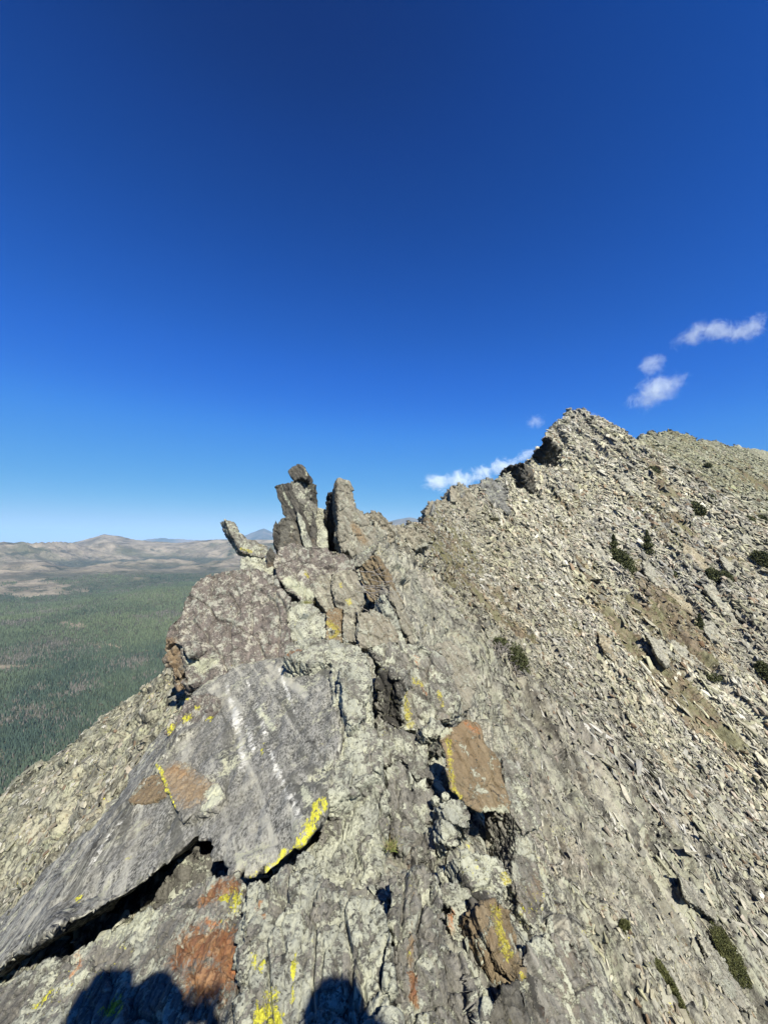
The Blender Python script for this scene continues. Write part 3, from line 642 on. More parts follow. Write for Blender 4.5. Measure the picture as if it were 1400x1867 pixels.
# --- rock below the pinnacles
rock('rock', 'dark-spotted block spread beneath the pinnacles, topmost below them', 'boulder',
     [([(500, 1008), (518, 994), (540, 989), (581, 995), (619, 1006), (647, 1018), (650, 1040), (632, 1040), (602, 1048), (578, 1070), (573, 1095), (556, 1100), (521, 1078), (505, 1052), (498, 1028)], (570, 1035, 7.7), (0.12, -0.72, 0.68), 0.9)],
     M_BOULDER, S=1.0, mk=[('mustard', [(558, 1044), (560, 1052)], 0.05), ('pale', [(525, 1060), (550, 1075), (565, 1085)], 0.12)])
rock('rock', 'narrow upright brown slab left of the pair beneath the dark-spotted block', 'rock',
     [([(572, 1060), (582, 1046), (602, 1043), (610, 1108), (596, 1120), (582, 1100), (573, 1085)], (592, 1080, 7.3), (0.1, -0.82, 0.56), 0.6)], M_TAN, S=0.6)
rock('rock', 'upright tan slab spotted with yellow, right of the pair beneath the dark-spotted block', 'rock',
     [([(606, 1046), (628, 1038), (650, 1042), (660, 1070), (664, 1100), (655, 1122), (632, 1112), (612, 1108)], (635, 1078, 7.3), (0.2, -0.8, 0.56), 0.6)], M_TAN, S=0.7, mk=[('mustard', [(636, 1094), (638, 1100)], 0.05), ('black', [(612, 1098), (626, 1102)], 0.04), ('mustard', [(620, 1064), (622, 1070)], 0.03)])
rock('rock', 'pale green block with a dark crack on its left, beside the big boulder', 'rock',
     [([(520, 1122), (528, 1096), (556, 1095), (578, 1108), (595, 1124), (596, 1168), (550, 1168), (531, 1172), (524, 1150)], (560, 1135, 6.5), (0.05, -0.6, 0.8), 0.6)], M_PALE, S=0.7)
rock('rock', 'small square block stained rust and yellow', 'rock',
     [([(594, 1114), (612, 1108), (626, 1109), (626, 1170), (594, 1170)], (610, 1140, 6.35), (0.05, -0.8, 0.6), 0.5)], M_BROWN, S=0.45, mk=[('mustard', [(600, 1135), (615, 1150), (606, 1160)], 0.05)])
rock('rock', 'flat-faced tan block left of the long vertical crack', 'rock',
     [([(625, 1108), (646, 1112), (650, 1172), (626, 1170)], (638, 1140, 6.3), (0.05, -0.8, 0.6), 0.5)], M_TAN, S=0.45)
rock('rock', 'flat-faced tan block right of the long vertical crack', 'rock',
     [([(653, 1116), (678, 1110), (708, 1124), (722, 1145), (732, 1172), (690, 1178), (654, 1182)], (685, 1148, 6.2), (0.15, -0.8, 0.58), 0.5)], M_TAN, S=0.6)
rock('rock', 'brown sheltered slab slanting down under the broad pinnacle', 'rock',
     [([(652, 1036), (682, 1008), (700, 1035), (724, 1088), (722, 1110), (700, 1112), (668, 1090)], (690, 1065, 7.4), (-0.35, -0.85, 0.1), (0.15, 0.5, -0.2))], M_BROWN, S=0.7)
rock('rock_fin', 'outer of two thin dark-edged fins slanting down beside the tan blocks', 'rock fin',
     [([(712, 1060), (726, 1085), (745, 1125), (758, 1172), (748, 1176), (730, 1130), (712, 1095)], (734, 1125, 6.9), (0.6, -0.7, 0.35), 0.3)], M_TAN, S=0.5)
rock('rock_fin', 'inner of two thin dark-edged fins slanting down beside the tan blocks', 'rock fin',
     [([(700, 1085), (712, 1100), (728, 1130), (742, 1176), (730, 1178), (715, 1140), (700, 1110)], (718, 1135, 6.5), (0.6, -0.7, 0.35), 0.3)], M_PALE, S=0.5)
# --- the big boulder on the left
rock('boulder', 'big rounded purple-brown boulder blotched with pale lichen, left above the grey slab', 'boulder',
     [([(301, 1160), (312, 1140), (330, 1115), (340, 1085), (356, 1064), (384, 1047), (422, 1040), (460, 1036), (500, 1046), (512, 1072), (528, 1090), (522, 1118), (534, 1168), (518, 1200), (470, 1224), (400, 1236), (350, 1254), (328, 1244), (340, 1215), (352, 1192), (322, 1172)],
       (420, 1140, 6.4), (-0.05, -0.62, 0.78), (0.05, 0.55, -0.95)),
      ([(300, 1160), (322, 1172), (353, 1191), (340, 1216), (328, 1244), (346, 1262), (318, 1262), (298, 1200)], (325, 1205, 5.85), (-0.35, -0.93, 0.0), (0.25, 0.5, -0.05))],
     M_BOULDER, S=1.3, rough=0.8, strata=0.8, mk=[('tan', [(308, 1180), (320, 1215), (330, 1250)], 0.16, (325, 1205, 5.85), (-0.35, -0.93, 0.0)), ('pale', [(350, 1205), (372, 1215), (390, 1205)], 0.09)])
# --- the long grey slab
GN = (-0.35, -0.15, 0.92); GA = (450, 1450, 2.9)
def slab_ledges(v, n):
    e = np.array([P(x, y, 1.0) * on(x, y, GA, GN) for x, y in ((346, 1290), (255, 1415), (140, 1565), (50, 1685), (-70, 1785))])
    st = marks(v, [('s', e, 0.28)])['s']; q = np.stack([v @ SDIR * 1.6, v @ SX * 22, v @ _n * 18], -1)
    return v + n * (st * 0.016 * np.round(fbm(q, 3, 4) * 3) / 3 * 1.6 + 0.010 * fbm(np.stack([v @ SDIR * 2, v @ SX * 7, v @ _n * 7], -1), 3, 8))[:, None]
def slab_attr(v, n):
    e = np.array([P(x, y, 1.0) * on(x, y, GA, GN) for x, y in ((346, 1300), (262, 1425), (150, 1575), (60, 1690), (-60, 1790))])
    st = marks(v, [('s', e, 0.20)])['s']
    top = sstep(0.35, 0.7, n @ unit(GN))
    return {'gray': top * (0.6 + 0.5 * sstep(-0.5, 0.1, fbm(v / 0.5, 3, 5))), 'streak': np.maximum(st, 0.9 * (1 - sstep(0.6, 0.95, n @ unit(GN))))}
rock('rock_slab', 'long smooth grey slab streaked with thin white veins, tilting down to the lower left', 'rock slab',
     [([(346, 1263), (380, 1240), (424, 1218), (470, 1204), (560, 1198), (622, 1196), (624, 1340), (608, 1400), (598, 1462), (576, 1514), (548, 1545), (510, 1580), (455, 1606), (403, 1600), (376, 1560), (348, 1532), (300, 1582), (250, 1608),
        (200, 1646), (135, 1685), (92, 1698), (92, 1640), (150, 1560), (215, 1480), (262, 1420), (300, 1370), (330, 1330)], GA, GN, (0.08, 0.62, -0.20)),
      ([(346, 1263), (330, 1332), (300, 1372), (262, 1422), (215, 1482), (150, 1562), (92, 1642), (92, 1700), (50, 1732), (-60, 1810), (-120, 1760), (-60, 1720), (20, 1660), (75, 1598), (150, 1524), (225, 1440), (283, 1350), (322, 1300)], (215, 1482, on(215, 1482, GA, GN) * 1.002), (-0.72, -0.15, 0.66), (0.25, 0.5, -0.15))],
     M_GRAY, S=0.9, rough=0.5, strata=1.0, vox=0.0115, post=slab_ledges,
     mk=[('vein', [(412, 1245), (418, 1275), (430, 1295), (445, 1318), (458, 1345), (462, 1368)], 0.026), ('vein', [(425, 1300), (436, 1345), (444, 1385), (441, 1408)], 0.028),
         ('vein', [(508, 1216), (520, 1250), (530, 1278), (536, 1300)], 0.020), ('vein', [(484, 1352), (498, 1385), (512, 1420), (530, 1455), (549, 1500)], 0.020),
         ('vein', [(240, 1480), (200, 1520), (160, 1590)], 0.016), ('vein', [(450, 1240), (475, 1300), (487, 1350)], 0.018),
         ('yellow', [(453, 1604), (480, 1592), (512, 1568), (545, 1538), (570, 1505), (578, 1468)], 0.038), ('yellow', [(575, 1354), (586, 1355)], 0.013), ('yellow', [(532, 1379), (533, 1382)], 0.012),
         ('yellow', [(237, 1560), (239, 1564)], 0.022), ('yellow', [(140, 1640), (150, 1650)], 0.018), ('yellow', [(478, 1365), (480, 1375)], 0.014), ('yellow', [(60, 1712), (85, 1700)], 0.025), ('yellow', [(95, 1690), (115, 1678), (132, 1664)], 0.04), ('yellow', [(590, 1460), (592, 1472)], 0.03),
         ('black', [(546, 1351), (565, 1353), (586, 1352)], 0.013), ('black', [(400, 1462), (372, 1480), (334, 1493)], 0.012), ('black', [(498, 1430), (503, 1480), (500, 1520)], 0.008), ('pale', [(555, 1438), (560, 1455), (566, 1470)], 0.03), ('tan', [(255, 1430), (280, 1440), (295, 1430)], 0.05), ('pale', [(470, 1290), (500, 1330)], 0.03), ('black', [(486, 1238), (479, 1275), (492, 1310), (498, 1345)], 0.011), ('black', [(392, 1270), (398, 1330), (405, 1380)], 0.010), ('yellow', [(560, 1500), (548, 1515), (556, 1528)], 0.018), ('yellow', [(520, 1548), (505, 1562)], 0.02), ('yellow', [(583, 1462), (574, 1490)], 0.02), ('yellow', [(478, 1345), (480, 1360)], 0.012), ('rust', [(500, 1318), (504, 1326)], 0.014)],
     attrs=slab_attr)
rock('rock', 'steep lichen-dotted face at the slab\'s upper left corner, dabbed with yellow', 'rock',
     [([(346, 1268), (372, 1262), (392, 1266), (388, 1300), (380, 1324), (352, 1345), (322, 1348), (300, 1338), (318, 1308)], (350, 1305, on(350, 1305, GA, GN) * 0.985), (-0.45, -0.5, 0.72), 0.3)],
     M_BOULDER, S=0.5, mk=[('yellow', [(312, 1328), (316, 1332)], 0.05), ('yellow', [(338, 1306), (342, 1310)], 0.05), ('yellow', [(340, 1336), (352, 1334), (364, 1326)], 0.05), ('yellow', [(380, 1312), (384, 1320)], 0.045), ('yellow', [(358, 1288), (362, 1290)], 0.03), ('yellow', [(338, 1270), (342, 1275)], 0.035)])
rock('rock_plate', 'raised rusty brown plate lying on the grey slab, edged with yellow lichen', 'rock plate',
     [([(283, 1388), (297, 1382), (320, 1384), (345, 1395), (372, 1412), (400, 1430), (410, 1452), (398, 1466), (372, 1480), (335, 1492), (318, 1476), (308, 1450), (298, 1420), (284, 1404)], (345, 1440, on(345, 1440, GA, GN) * 0.975), GN, 0.12)],
     M_GRAY, S=0.5, rough=0.6, strata=0.6, mk=[('tan', [(310, 1405), (325, 1420), (345, 1440), (365, 1445)], 0.13), ('rust', [(315, 1400), (335, 1412)], 0.035), ('yellow', [(283, 1392), (296, 1408), (303, 1440), (316, 1472)], 0.018), ('pale', [(385, 1440), (400, 1450), (380, 1468)], 0.05)], attrs=lambda v, n: {'gray': 0.6 + 0 * v[:, 0]})
rock('rock_plate', 'small brown wedge tucked against the left edge of the raised plate', 'rock plate',
     [([(232, 1460), (262, 1418), (288, 1408), (300, 1430), (303, 1450), (280, 1458), (255, 1464)], (272, 1438, on(272, 1438, GA, GN) * 0.985), GN, 0.08)], M_BROWN, S=0.3, rough=0.5)
# --- rock in and under the crevice
rock('rock', 'crinkled dark grey ledges inside the crevice below the grey slab', 'rock',
     [([(350, 1530), (380, 1562), (404, 1600), (372, 1622), (330, 1640), (276, 1656), (290, 1620), (318, 1580)], (340, 1600, 2.7), (-0.2, -0.55, 0.8), 0.4)], M_DARK, S=0.5, rough=1.2, strata=3.0, fol=(0.2, -0.5, 0.85))
rock('rock_slab', 'lower slab of lichened rock with a large rust-red patch, under the crevice', 'rock slab',
     [([(38, 1782), (95, 1748), (150, 1722), (215, 1690), (265, 1662), (320, 1640), (352, 1616), (385, 1598), (432, 1596), (446, 1620), (440, 1660), (436, 1720), (430, 1800), (424, 1960), (-160, 1960), (-160, 1880), (-40, 1822)], (300, 1760, 1.83), (-0.3, -0.12, 0.94), 0.5)],
     M_MIX, S=0.6, rough=0.6, strata=0.8, mk=[('rust', [(340, 1725), (385, 1720), (415, 1725), (420, 1760), (400, 1790), (360, 1780)], 0.075), ('orange', [(370, 1678), (395, 1684)], 0.022), ('rust', [(375, 1640), (400, 1615), (425, 1625)], 0.045), ('orange', [(422, 1755), (426, 1770)], 0.015),
         ('yellow', [(412, 1630), (432, 1632), (428, 1650)], 0.03), ('yellow', [(72, 1822), (80, 1815)], 0.03), ('yellow', [(200, 1835), (212, 1840)], 0.035), ('orange', [(140, 1735), (150, 1760), (135, 1775)], 0.02), ('pale', [(180, 1700), (230, 1690), (260, 1672)], 0.06)])
# --- the crest underfoot
rock('rock_slab', 'flat lichen-crusted block beside the right edge of the grey slab', 'rock slab',
     [([(517, 1196), (528, 1172), (581, 1166), (649, 1174), (666, 1192), (677, 1236), (675, 1290), (690, 1332), (694, 1400), (660, 1420), (600, 1465), (592, 1400), (604, 1340), (604, 1209), (560, 1210)], (604, 1300, on(604, 1300, GA, GN) * 0.997), (-0.03, -0.17, 0.98), 0.7),
      ([(618, 1215), (660, 1205), (674, 1240), (670, 1300), (640, 1330), (622, 1290)], (640, 1270, on(604, 1300, GA, GN) * 1.0), (0.12, -0.30, 0.95), 0.2)],
     M_PALE, S=0.7, rough=0.8, mk=[('rust', [(528, 1190), (545, 1186)], 0.04)])
rock('rock', 'cube-like block with a dark left side and yellow and orange lichen on its face', 'rock',
     [([(668, 1182), (700, 1172), (772, 1171), (812, 1196), (836, 1265), (820, 1312), (772, 1328), (735, 1332), (696, 1312), (700, 1245), (692, 1212)], (755, 1255, 4.5), (0.1, -0.62, 0.78), (0.15, 0.5, -0.6)),
      ([(690, 1222), (705, 1228), (728, 1236), (738, 1318), (702, 1318), (684, 1290)], (712, 1270, 4.25), (-0.45, -0.85, 0.2), (0.2, 0.4, 0))],
     M_MIX, S=0.9, mk=[('mustard', [(735, 1262), (742, 1290), (746, 1318)], 0.05), ('mustard', [(752, 1240), (770, 1246)], 0.04), ('orange', [(772, 1252), (780, 1275), (785, 1290)], 0.03), ('mustard', [(800, 1262), (806, 1284)], 0.03), ('orange', [(758, 1195), (766, 1215)], 0.035), ('black', [(700, 1235), (715, 1260), (712, 1310)], 0.14, (712, 1270, 4.25), (-0.45, -0.85, 0.2))])  # black mark paints shade over the left-turned side
rock('rock', 'large smooth brown block with a black gap along its left', 'rock',
     [([(812, 1328), (850, 1310), (874, 1323), (884, 1358), (906, 1381), (916, 1422), (932, 1484), (874, 1480), (839, 1460), (820, 1437), (812, 1374), (802, 1340)], (865, 1400, 3.1), (0.42, -0.52, 0.74), (0.10, 0.55, -0.30))],
     M_BROWN, S=0.6, rough=0.55, mk=[('mustard', [(818, 1352), (821, 1400), (828, 1440), (836, 1452)], 0.028), ('orange', [(850, 1318), (868, 1330)], 0.035), ('pale', [(880, 1482), (925, 1478)], 0.03), ('black', [(878, 1424), (896, 1440), (910, 1450)], 0.01), ('pale', [(800, 1340), (822, 1328)], 0.03)])
def small(label, ol, t, n, e, mat, S=0.3, **kw): return rock('rock', label, 'rock', [(ol, (float(np.mean([q[0] for q in ol])), float(np.mean([q[1] for q in ol])), t), n, e)], mat, S=S, **kw)
small('grey wedge-shaped stone just left of the black gap', [(757, 1424), (776, 1416), (790, 1450), (804, 1472), (797, 1496), (757, 1498), (748, 1470)], 2.85, (0, -0.5, 0.85), 0.25, M_MIX)
small('little pale pebble of rock at the bottom of the black gap, left of its twin', [(785, 1453), (792, 1449), (802, 1454), (801, 1463), (790, 1465)], 2.78, (0, -0.5, 0.85), 0.06, M_PALE, 0.1)
small('little pale pebble of rock at the bottom of the black gap, right of its twin', [(804, 1446), (812, 1443), (820, 1449), (817, 1458), (806, 1458)], 2.82, (0, -0.5, 0.85), 0.06, M_PALE, 0.1)
small('lens-shaped grey stone below the smooth brown block', [(800, 1464), (822, 1456), (842, 1459), (859, 1484), (859, 1510), (836, 1506), (815, 1494)], 2.66, (0.2, -0.5, 0.8), 0.25, M_PALE)
small('pointed pale shard standing beside a small black hole', [(803, 1489), (815, 1496), (832, 1513), (838, 1540), (822, 1545), (806, 1530)], 2.48, (0.3, -0.6, 0.7), 0.2, M_PALE)
small('pale spotted stone, topmost of the row running down the crest below the shard', [(823, 1562), (850, 1553), (880, 1556), (906, 1566), (929, 1588), (934, 1608), (912, 1648), (874, 1644), (845, 1612)], 2.22, (0.35, -0.45, 0.8), 0.35, M_PALE, 0.45, mk=[('black', [(840, 1600), (870, 1635), (900, 1645)], 0.035), ('mustard', [(920, 1600), (928, 1612)], 0.025)])
small('small square lichen-dotted stone just above the orange-ended stone', [(804, 1616), (830, 1606), (856, 1614), (860, 1640), (830, 1650), (806, 1644)], 2.12, (0.1, -0.45, 0.85), 0.25, M_PALE, 0.3)
small('long grey stone with a bright orange end beside a black hollow', [(812, 1664), (828, 1648), (866, 1648), (886, 1700), (920, 1760), (944, 1784), (909, 1804), (888, 1828), (858, 1782), (838, 1725), (822, 1700)], 1.93, (0.25, -0.4, 0.88), (0.1, 0.1, -0.35), M_PALE, 0.4, mk=[('orange', [(822, 1660), (820, 1690), (830, 1705)], 0.022)])
small('rusty stone splashed with yellow lichen, lower right on the crest', [(868, 1652), (909, 1648), (930, 1658), (946, 1716), (962, 1764), (952, 1788), (915, 1766), (890, 1718)], 1.9, (0.5, -0.4, 0.75), 0.3, M_BROWN, 0.4, mk=[('mustard', [(905, 1665), (912, 1700), (925, 1735)], 0.035), ('mustard', [(950, 1778), (954, 1782)], 0.015)])
small('large dark lichen-mottled block at the lower right edge of the crest', [(960, 1726), (1012, 1698), (1046, 1716), (1078, 1772), (1104, 1812), (1130, 1960), (1000, 1960), (962, 1860), (945, 1790)], 1.85, (0.55, -0.35, 0.75), 0.5, M_MIX, 0.45, mk=[('rust', [(985, 1830), (1000, 1860)], 0.012), ('black', [(970, 1790), (985, 1840)], 0.03)])
small('dark stone at the bottom edge below the long orange-ended stone', [(890, 1830), (912, 1806), (946, 1790), (962, 1860), (990, 1960), (870, 1960)], 1.6, (0.25, -0.3, 0.9), 0.4, M_DARK, 0.35)
small('broad rock step left of the long crest crack, crusted pale green', [(585, 1462), (664, 1418), (694, 1404), (702, 1470), (706, 1530), (690, 1600), (640, 1640), (580, 1600), (560, 1560), (590, 1500)], 2.55, (-0.05, -0.25, 0.96), 0.5, M_PALE, 0.6, rough=1.3, mk=[('pale', [(620, 1470), (650, 1450)], 0.08)])
small('grey rock step right of the long crest crack', [(700, 1402), (730, 1380), (756, 1420), (750, 1480), (790, 1506), (800, 1560), (760, 1570), (722, 1545), (706, 1470)], 2.75, (0.05, -0.3, 0.95), 0.5, M_MIX, 0.5)
small('leaning brown-banded block between the cube-like block and the crest crack', [(694, 1334), (700, 1320), (738, 1336), (772, 1332), (776, 1350), (782, 1395), (790, 1420), (756, 1420), (732, 1378), (700, 1396)], 3.3, (0.0, -0.4, 0.9), 0.5, M_MIX, 0.55)
small('broad pale lichen-covered step at the bottom middle', [(455, 1610), (512, 1584), (560, 1560), (640, 1642), (700, 1640), (715, 1720), (712, 1960), (430, 1960), (434, 1800), (440, 1680)], 1.68, (-0.12, -0.12, 0.98), 0.5, M_PALE, 0.6, rough=1.0, mk=[('yellow', [(462, 1740), (475, 1765)], 0.02), ('yellow', [(490, 1830), (480, 1850), (500, 1855)], 0.04), ('yellow', [(540, 1690), (536, 1760), (530, 1840)], 0.012), ('rust', [(470, 1650), (480, 1665)], 0.02)])
small('narrow grey step with a brown band at the bottom middle right', [(706, 1600), (760, 1574), (800, 1600), (805, 1650), (800, 1700), (838, 1730), (886, 1830), (870, 1960), (716, 1960), (718, 1720)], 1.72, (0.1, -0.15, 0.98), 0.5, M_MIX, 0.5, rough=1.3, mk=[('tan', [(755, 1620), (750, 1680), (748, 1760)], 0.013), ('rust', [(752, 1780), (756, 1830)], 0.02)])

rub = scatter('rock_rubble', RUBBLE_AT[0], RUBBLE_AT[1], RUBBLE_AT[2], np.ones((len(RUBBLE_AT[2]), 3)), M_PALE, 13, jitter=0.9, sink=0.2)
tag(rub, 'small angular rubble filling the gaps between the blocks of the crest', 'rubble', kind='stuff')

TL = ['tooth just right of the broad pinnacle, nearest of the row', 'second tooth right of the broad pinnacle', 'tooth on the left brink of the notch', 'tooth low in the notch, left of three', 'tooth low in the notch, middle of three', 'tooth low in the notch, right of three beneath the blue range',
      'tooth on top of the square-edged crag', 'tooth right of the square-edged crag, against the sky', 'tooth on the rounded notched crag, left side', 'tooth on the rounded notched crag, right side', 'tooth on the left end of the grey fluted crag', 'tooth on the crown of the grey fluted crag']
TEETH = [(668, 950, 14, 26, 14.5), (684, 946, 12, 24, 15.5), (699, 955, 13, 26, 17), (722, 966, 12, 20, 21), (741, 968, 14, 18, 23), (757, 970, 11, 18, 25), (790, 925, 12, 30, 33), (803, 918, 10, 24, 35), (826, 892, 10, 22, 40), (843, 888, 9, 20, 42), (868, 896, 10, 26, 48), (893, 880, 11, 24, 54)]
for k, (x, y, w, h, t_) in enumerate(TEETH):
    r_ = np.random.RandomState(500 + k); a_ = r_.uniform(-6, 3)
    ol = [(x - w * .5, y + h), (x - w * .55 + a_ * .3, y + h * .3), (x - w * .3 + a_, y - h * .2), (x + w * .05 + a_, y - h * .42), (x + w * .3 + a_ * .6, y - h * .1), (x + w * .55, y + h * .4), (x + w * .7, y + h)]
    rock('rock_crag', 'small pointed ' + TL[k], 'crag', [(ol, (x, y, t_), (0.4, -0.85, 0.3), (-0.1, 0.03 * t_, -0.02 * t_))], M_FAR if k % 3 else M_FARG, S=t_ * 0.02, vox=t_ * 0.0024, strata=1.6, rough=2.0, group='small rock teeth along the crest')

# --- thin splinters packed round the feet of the pinnacles
SPL = [('thin dark splinter at the left foot of the pinnacle cluster', [(503, 1000), (498, 975), (503, 950), (509, 972), (513, 1002)], 8.5, M_SHADE),
       ('narrow pale blade in front of the tallest pinnacle', [(556, 1000), (548, 968), (541, 930), (550, 940), (562, 972), (571, 1000)], 8.6, M_PALE),
       ('small dark blade rising between the tall pinnacle and the wedged stone', [(566, 1000), (566, 960), (571, 930), (577, 955), (580, 1000)], 8.7, M_SHADE),
       ('sharp grey splinter jutting below the broad pinnacle', [(646, 1034), (650, 1012), (668, 1000), (692, 985), (680, 1010), (664, 1030)], 8.0, M_MIX),
       ('small dark chock between the leaning flake and the pinnacle cluster', [(486, 1040), (484, 1015), (494, 998), (502, 1012), (504, 1042)], 8.2, M_SHADE)]
for lab, ol, t_, m_ in SPL:
    o_ = np.array(ol, float)
    rock('rock_splinter', lab, 'rock splinter', [(ol, (o_[:, 0].mean(), o_[:, 1].mean(), t_), (0.3, -0.9, 0.2), (-0.04, 0.22, -0.05))], m_, S=0.35, strata=1.6, vox=0.017)
CR = [('wedge of grey rock in the crack right of the flat lichened block', [(690, 1300), (702, 1316), (700, 1345), (694, 1380), (684, 1350)], 3.75, M_MIX),
      ('flat stone jammed between the cube-like block and the brown block', [(776, 1318), (800, 1312), (812, 1326), (800, 1340), (782, 1345), (770, 1334)], 3.4, M_PALE),
      ('angular grey block on the right shoulder of the crest beside the brown block', [(918, 1380), (950, 1400), (975, 1450), (985, 1500), (955, 1520), (932, 1485), (920, 1430)], 3.5, M_MIX),
      ('tall lichened block right of the row of crest stones', [(936, 1510), (965, 1525), (985, 1580), (990, 1650), (968, 1690), (945, 1660), (934, 1600)], 2.7, M_MIX),
      ('pale shoulder block above the cube-like block on its right', [(780, 1180), (815, 1165), (850, 1190), (868, 1240), (860, 1290), (838, 1300), (835, 1260), (812, 1200)], 5.3, M_TAN),
      ('dark stone between the orange-ended stone and the rusty stone', [(856, 1640), (872, 1648), (884, 1690), (905, 1745), (890, 1735), (868, 1690)], 1.98, M_SHADE)]
for lab, ol, t_, m_ in CR:
    o_ = np.array(ol, float)
    rock('rock', lab, 'rock', [(ol, (o_[:, 0].mean(), o_[:, 1].mean(), t_), (0.45, -0.45, 0.75), 0.4)], m_, S=0.3 * t_ / 3, strata=1.3, rough=1.3)

# --- bedrock ribs slanting down the right slope, each overhanging on its left
M_RIB = rock_mat('pale_rib_rock', base=((0.15, 0.145, 0.125), (0.46, 0.44, 0.38)), brown_amt=0.2, pale=(0.54, 0.52, 0.42), pale_amt=0.65, dark_amt=0.25, spots=0, L=3.5, bump=0.04, fol=1.2)
M_RIBT = rock_mat('tan_rib_rock', base=((0.18, 0.155, 0.11), (0.47, 0.41, 0.30)), brown_amt=0.4, pale=(0.54, 0.50, 0.38), pale_amt=0.5, dark_amt=0.15, spots=0, L=3.5, bump=0.04, fol=1.0)
RIBS = [('smooth tan slab face just left of the long dark cleft', [(1213, 1072), (1240, 1088), (1266, 1112), (1270, 1124), (1245, 1116), (1218, 1106)], M_RIBT),
        ('long pale rib forming the upper lip of the dark cleft', [(1278, 1062), (1303, 1070), (1319, 1096), (1346, 1136), (1348, 1160), (1332, 1140), (1312, 1109), (1293, 1088)], M_RIB),
        ('bright white slab below the dark cleft beside the small pointed conifer', [(1278, 1129), (1295, 1130), (1337, 1168), (1346, 1184), (1317, 1174), (1286, 1155)], M_RIB),
        ('pale jagged rib below the small brown soil chute, mid slope', [(1174, 1154), (1210, 1168), (1227, 1200), (1244, 1232), (1215, 1213), (1189, 1180)], M_RIB),
        ('short pale rib lying alone in the tan scree of the mid slope', [(1087, 1150), (1104, 1156), (1125, 1185), (1138, 1218), (1114, 1202), (1092, 1172)], M_RIBT),
        ('grey rib running down right from the narrow dwarf conifer', [(1170, 1018), (1193, 1042), (1219, 1076), (1196, 1070), (1174, 1043)], M_RIB),
        ('pinkish rib slanting toward the twin shrubs', [(1242, 988), (1278, 1012), (1305, 1052), (1278, 1044), (1247, 1014)], M_RIBT),
        ('upper right grey rib between the twin shrubs and the right edge', [(1301, 996), (1337, 1030), (1367, 1068), (1332, 1050)], M_RIB),
        ('long pale rib above the thin slanting strip of shrub', [(1213, 1168), (1232, 1166), (1271, 1202), (1297, 1236), (1259, 1220), (1228, 1195)], M_RIB),
        ('small dark-edged rib above the olive cushion in the brown scree', [(1197, 1358), (1223, 1374), (1233, 1412), (1208, 1392)], M_RIBT),
        ('small grey ledge in the bedrock at the lower middle right', [(1155, 1444), (1192, 1464), (1212, 1506), (1174, 1486)], M_RIB),
        ('pale ledge left of the largest olive cushion, higher up', [(1288, 1456), (1317, 1476), (1336, 1520), (1303, 1496)], M_RIB),
        ('grey ledge above the wide dull cushion near the corner', [(1229, 1588), (1276, 1624), (1299, 1672), (1256, 1646)], M_RIB),
        ('long whitish slab at the bottom right corner', [(1270, 1702), (1325, 1758), (1379, 1843), (1332, 1829), (1287, 1760)], M_RIB),
        ('narrow tilted slab at the bottom edge left of the corner', [(1188, 1790), (1223, 1786), (1270, 1880), (1233, 1884)], M_RIBT),
        ('broken grey rib left of the long dark shrub strip', [(1076, 985), (1092, 990), (1112, 1020), (1118, 1048), (1098, 1032), (1082, 1006)], M_RIB),
        ('pale rib leading down from the peak toward the round shrub', [(1120, 860), (1142, 868), (1172, 900), (1184, 922), (1156, 906), (1130, 884)], M_RIB),
        ('grey rib below the two small shrubs at the right edge', [(1340, 965), (1364, 975), (1400, 1010), (1404, 1030), (1372, 1004), (1348, 984)], M_RIB)]
JK[:] = [3, 0.11]
for lab, ol, m_ in RIBS:
    o_ = np.array(ol, float); c_ = o_.mean(0); q_, n_ = surf(*c_); t_ = q_[1] * cp + q_[2] * sp; n_ = unit(n_ + np.array([0.15, -0.25, 0.1]))
    rock('rock_rib', lab, 'rock rib', [(ol, (c_[0], c_[1], t_ * 0.988), n_, tuple(np.array([0.55, 0.5, -0.75]) * 0.045 * t_))], m_, S=max(0.4, t_ * 0.04), vox=max(0.03, t_ * 0.0024), strata=2.2, rough=2.6, group='bedrock ribs slanting down the right slope')
# ------------------------------------------------------------------ the valley, the hills beyond it and the far ranges
VA = np.radians(np.linspace(-62, 62, 1100)); VR = np.exp(np.linspace(math.log(170), math.log(42000), 860))
va, vr = np.meshgrid(VA, VR); vx, vy = vr * np.sin(va), vr * np.cos(va)
base_r = [150, 600, 1200, 2000, 3000, 3800, 5000, 6500, 7900, 9500, 14000, 20000, 42000]
base_z = [-470, -432, -405, -366, -318, -262, -215, -150, -190, -330, -560, -700, -1050]
vz = np.interp(vr, base_r, base_z)
def skyline(pxs, pys, t, front, back):
    """a range whose crest shows at these pixels when t metres ahead; front and back are its half widths"""
    p_ = P(np.array(pxs), np.array(pys), np.full(len(pxs), float(t))); a = np.arctan2(p_[:, 0], p_[:, 1]); r = np.hypot(p_[:, 0], p_[:, 1])
    zc = np.interp(va, a, p_[:, 2], left=-3000, right=-3000); rc = np.interp(va, a, r)
    d = (vr - rc); return np.where(d < 0, zc + d / front, zc - d / back)
hills = skyline([-400, 0, 60, 110, 140, 165, 190, 212, 240, 280, 320, 370, 430, 520, 800, 1500], [998, 999, 997, 993, 986, 981, 977, 981, 986, 990, 993, 989, 985, 985, 1000, 1010], 6500, 9.0, 3.5)
r1 = skyline([180, 240, 270, 300, 340, 370, 400, 425, 450, 468, 481, 495, 515, 560, 640], [1010, 990, 983, 981, 984, 985, 983, 981, 976, 970, 965, 970, 978, 985, 1000], 17000, 5, 5)
r2 = skyline([560, 640, 700, 718, 745, 768, 790, 860, 1000], [985, 968, 955, 949, 944, 948, 953, 962, 990], 12500, 5, 5)
